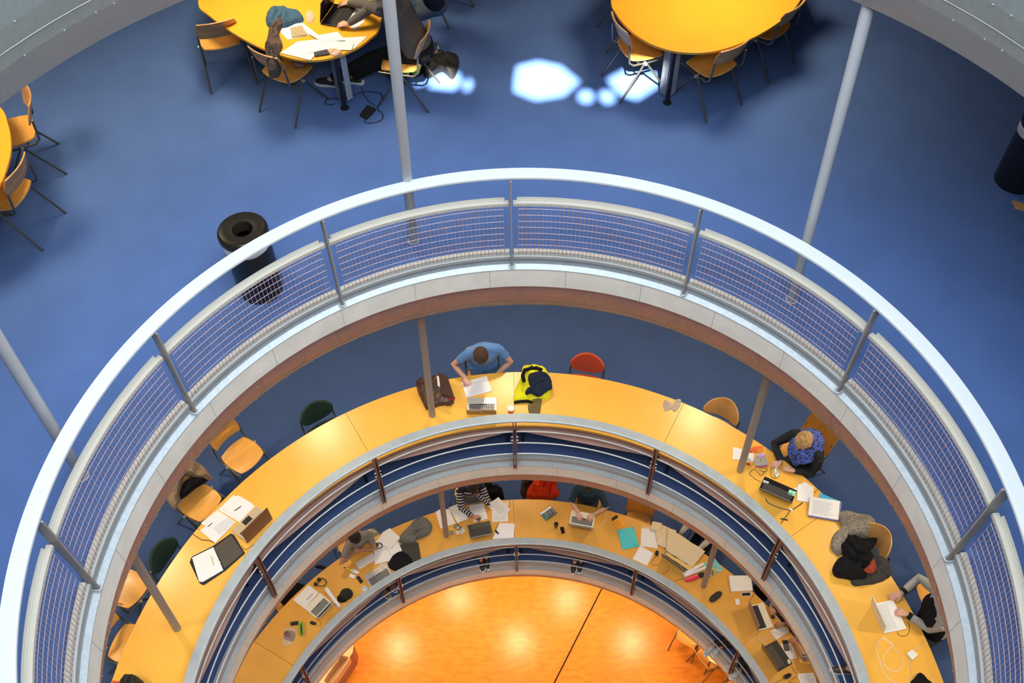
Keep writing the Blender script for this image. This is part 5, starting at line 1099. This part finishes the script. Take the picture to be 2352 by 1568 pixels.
drape('coat', 'red jacket hanging over an empty lower chair', 'jacket', [c5(1225, 290), c5(1290, 205), c5(1340, 90), c5(1580, 95), c5(1598, 240), c5(1630, 300), c5(1560, 352), c5(1400, 350), c5(1300, 350), c5(1222, 330)], FC + 0.55, 0.32, cloth('red_cloth', (0.66, 0.05, 0.015)), 4, 71)
drape('coat', 'brown coat behind the red jacket', 'coat', [c5(1150, 260), c5(1195, 90), c5(1330, 85), c5(1290, 200), c5(1230, 290), c5(1200, 350)], FC + 0.5, 0.22, cloth('brown_cloth', (0.05, 0.035, 0.028)), 4, 72)
drape('coat', 'black coat on the chair right of the striped sweater', 'coat', [c5(700, 140), c5(770, 165), c5(800, 250), c5(860, 205), c5(925, 265), c5(950, 340), c5(900, 365), c5(790, 350), c5(740, 250)], FC + 0.45, 0.3, BLKC, 3, 73)
drape('cloth_bag', 'cream cloth bag beside the grey T-shirt man', 'bag', [c4(900, 312), c4(960, 300), c4(1030, 335), c4(1035, 378), c4(955, 398), c4(925, 350)], FC + 0.4, 0.15, cloth('cream_cloth', (0.62, 0.55, 0.38)), 4, 74)
drape('backpack', 'black bag on the floor beside the checked shirt', 'bag', [c9(1080, 215), c9(1130, 205), c9(1225, 270), c9(1240, 340), c9(1200, 380), c9(1120, 310)], FC + 0.35, 0.2, BLKC, 3, 75)
phone('phone held by the person in the striped sweater', [c5(612, 598), c5(665, 578), c5(672, 592), c5(620, 612)], TC + 0.07, BLACKM, BLACK)
pill('socket_plug', 'white plug clipped to the lowest railing bars', 'plug', c4(758, 1198), c4(800, 1160), 0.05, 0.04, TC - 0.28, mat('pink_white', (0.75, 0.62, 0.55), 0.5))
# ------------------------------------------------------------------ things on and around the top left table (A)
TA = 0.74
drape('jacket', 'steel blue jacket lying on the top left table', 'jacket', [cA(612, 150), cA(645, 90), cA(720, 62), cA(800, 85), cA(900, 120), cA(915, 182), cA(850, 200), cA(770, 232), cA(650, 232), cA(614, 200)], TA, 0.10, cloth('steel_blue_cloth', (0.055, 0.12, 0.20)), 3, 81)
t = thing('jacket', 'grey brown jacket hanging from the table over a chair back', 'jacket', tuple(P(cA(680, 400), 0.4)))
GB = cloth('taupe_cloth', (0.115, 0.085, 0.07))
drape('body', '', '', [cA(690, 150), cA(775, 112), cA(782, 180), cA(725, 255), cA(712, 330), cA(745, 365), cA(720, 430), cA(620, 420), cA(622, 320), cA(650, 225)], TA + 0.005, 0.09, GB, 4, 82, parent=t)
drape('sleeve', '', '', [cA(618, 400), cA(735, 400), cA(738, 500), cA(730, 600), cA(700, 636), cA(642, 632), cA(624, 545)], 0.66, 0.18, mat('dark_taupe', (0.075, 0.062, 0.055), 0.9, bump=0.5, bscale=14), 4, 83, parent=t)
drape('plastic_cup', 'crushed clear cup between blue jacket and laptop', 'cup', [cA(932, 130), cA(960, 96), cA(1002, 120), cA(1005, 165), cA(965, 195), cA(935, 170)], TA, 0.05, CLR, 6, 84)
laptop('black laptop used by the man in the grey sweater', TA, (787, 66), (818, 20), (755, 37), 0.24, 102, mat('laptop_black', (0.03, 0.03, 0.032), 0.4), mat('laptop_black', (0, 0, 0)), keys=mat('dark_keys', (0, 0, 0)))
sheet('large white sheets under the elbow of the man in grey', [cA(1060, 320), cA(1440, 300), cA(1330, 398), cA(1180, 420), cA(940, 435), cA(870, 342)], TA, 0.004, n=0)
sheet('white sheet hanging over the near edge of the top left table', [cA(728, 435), cA(862, 345), cA(1050, 395), cA(975, 495)], TA + 0.005, 0.004)
sheet('long curled sheet across the middle of the papers', [cA(900, 182), cA(1040, 290), cA(1195, 262), cA(1260, 330), cA(1070, 345), cA(945, 270)], TA + 0.012, 0.004)
sheet('sheet of notes in front of the curled sheet', [cA(870, 340), cA(1090, 325), cA(1330, 355), cA(1308, 412), cA(1110, 405), cA(940, 436)], TA + 0.010, 0.003)
sheet('sheet beneath the khaki notebook', [cA(700, 240), cA(900, 185), cA(965, 290), cA(790, 328)], TA, 0.006)
flat('notebook', 'khaki notebook on the papers beside the blue jacket', 'notebook', [cA(808, 232), cA(905, 212), cA(948, 288), cA(822, 310)], TA + 0.007, 0.008, mat('khaki_cover', (0.42, 0.34, 0.20), 0.7))
sheet('white sheet between laptop and the man in grey', [cA(1300, 85), cA(1425, 58), cA(1415, 180), cA(1330, 250), cA(1275, 190)], TA, 0.004)
flat('wallet', 'dark wallet at the near edge of the top left table', 'wallet', [cA(1000, 440), cA(1110, 412), cA(1132, 450), cA(1010, 468)], TA + 0.0, 0.015, mat('navy_wallet', (0.04, 0.04, 0.07), 0.6))
drape('tissue', 'crumpled pinkish tissue beside the dark wallet', 'tissue', [cA(1120, 412), cA(1175, 405), cA(1225, 425), cA(1222, 455), cA(1170, 465), cA(1130, 445)], TA, 0.035, mat('tissue', (0.78, 0.50, 0.36), 0.8, bump=0.5), 7, 85)
drape('cap', 'pinkish cloth hanging under the near table edge', 'cloth', [cA(825, 500), cA(900, 480), cA(925, 520), cA(905, 548), cA(835, 540)], 0.55, 0.08, cloth('rose_cloth', (0.28, 0.17, 0.15)), 4, 86)
tag(bev(MB().prism([P(q, 0) for q in (cA(1378, 955), cA(1440, 878), cA(1512, 905), cA(1432, 985))], 0.035).build('power_adapter', BLACKM), 0.005), 'black power adapter on the blue carpet', 'adapter')
cable('black lead looping on the carpet from the adapter', [cA(1415, 985), cA(1425, 1005), cA(1465, 1010), cA(1530, 998), cA(1565, 970), cA(1560, 930), cA(1520, 890), cA(1545, 850), cA(1562, 800), cA(1540, 765), cA(1450, 752), cA(1380, 760), cA(1290, 800), cA(1160, 810), cA(1105, 820), cA(1095, 848), cA(1130, 858), cA(1170, 855)], 0.0, 0.005, BLACK)
cable('thin black lead from the table down to the adapter', [cA(1385, 715, 0.12), cA(1410, 770, 0.05), cA(1450, 830, 0.01), cA(1500, 862, 0.01)], 0.0, 0.004, BLACK)
t = thing('backpack', 'black and lime green backpack under the chair of the man in grey', 'backpack', tuple(P(cA(1790, 560), 0)))
drape('body', '', '', [cA(1560, 590), cA(1700, 520), cA(1760, 440), cA(1850, 430), cA(1900, 440), cA(1910, 560), cA(1870, 620), cA(1740, 640), cA(1620, 625)], 0.0, 0.16, BLKC, 2, 91, parent=t)
LM = mat('lime_fabric', (0.42, 0.80, 0.04), 0.6)
for (a, b, r_) in (((1735, 600), (1830, 480), 0.045), ((1830, 600), (1870, 490), 0.04), ((1870, 440), (1905, 480), 0.035), ((1575, 602), (1625, 600), 0.02)):
    MB().tube([P(cA(*a), 0.13), P(cA(*b), 0.16)], [r_, r_ * 0.8], 10, flat=0.5, up=(0, 0, 1)).build('green_panel', LM, t)
drape('shoulder_bag', 'black shoulder bag on the carpet beside the sun patch', 'bag', [cA(1900, 600), cA(1960, 490), cA(2060, 450), cA(2178, 452), cA(2182, 560), cA(2135, 650), cA(2050, 590), cA(1940, 645)], 0.0, 0.11, mat('dull_black', (0.02, 0.018, 0.016), 0.6, bump=0.4, bscale=15), 2, 92)
drape('plastic_bag', 'pale blue carrier bag at the top edge beside the jeans', 'bag', [cA(1800, -30), cA(1990, -30), cA(1960, 40), cA(1900, 90), cA(1850, 50)], 0.45, 0.2, mat('pale_blue_bag', (0.22, 0.30, 0.38), 0.35, bump=0.6, bscale=20), 4, 93)
# ------------------------------------------------------------------ ground floor furniture seen down the void
GC = mat('dark_shell', (0.10, 0.07, 0.06), 0.5)
def tray(name, label, cat, outline, hole, z0, z1, depth, m, m2):
    t = thing(name, label, cat, tuple(P(outline[0], z0)))
    bm = bmesh.new(); ed = []
    O = [P(q, z1) for q in outline]; H_ = smooth_loop([P(q, z1) for q in hole], 4)
    for lp in (O, H_):
        vs = [bm.verts.new(p) for p in lp]; ed += [bm.edges.new((vs[i], vs[(i + 1) % len(vs)])) for i in range(len(vs))]
    bmesh.ops.triangle_fill(bm, use_beauty=True, edges=ed)
    bm.verts.ensure_lookup_table()
    mb = MB().add([v.co.copy() for v in bm.verts], [tuple(v.index for v in f.verts) for f in (bm.verts.index_update() or bm.faces)]); bm.free()
    mb.build('top', m, t)
    dz = Vector((0, 0, z0 - z1)); n = len(O); s1 = MB().add(O + [p + dz for p in O], [(i, (i + 1) % n, n + (i + 1) % n, n + i) for i in range(n)]); s1.build('side', m2, t)
    n = len(H_); dz = Vector((0, 0, -depth)); MB().add(H_ + [p + dz for p in H_], [(i, (i + 1) % n, n + (i + 1) % n, n + i) for i in range(n)] + [tuple(range(n, 2 * n))]).build('recess', m, t)
    return t
e_ = K(680, 1440, 12.25)
tray('counter', 'beige counter with a rounded recess on the orange floor', 'counter', [e_(1622, 500), e_(1592, 715), e_(1480, 870), e_(1000, 1620), e_(600, 2000), e_(-200, 1900), e_(900, 500)], [e_(1335, 805), e_(1440, 830), e_(1485, 905), e_(1040, 1560), e_(940, 1640), e_(840, 1560), e_(820, 1440), e_(1240, 850)], FD, FD + 0.65, 0.25,
     mat('beige_top', (0.80, 0.55, 0.28), 0.5), mat('terracotta_side', (0.42, 0.16, 0.09), 0.6))
chair('ply', at(1575, 1478, FD), 60, 'chair on the orange floor at the right of the void')
o = P(d3(1100, 1200), FD); chair('ply', Vector((o.x + 0.25, o.y, FD)), 200, 'second chair on the orange floor, below the pale table')
t = thing('small_table', 'pale table glimpsed on the orange floor at the right', 'table', tuple(P(d3(1100, 1100), FD)))
q_ = [P(d3(*x), FD + 0.74) for x in ((935, 925), (1005, 1085), (1165, 1160), (1500, 1250), (1500, 900), (1100, 800))]
MB().prism(q_, 0.03).build('tabletop', mat('pale_top', (0.85, 0.66, 0.36), 0.4), t)
for i in (1, 3, 4): c_ = sum(q_, Vector()) / 6; p = q_[i].lerp(c_, 0.15); MB().tube([Vector((p.x, p.y, FD)), Vector((p.x, p.y, FD + 0.74))], 0.018, 8).build('leg', LEGM, t)
chair('board', P(d3(960, 1150), FD), 30, 'third chair beside the pale table, seen from behind')
# ------------------------------------------------------------------ tidy up
mt = bpy.data.materials
for o in bpy.data.objects:
    if '_o' in o: del o['_o']
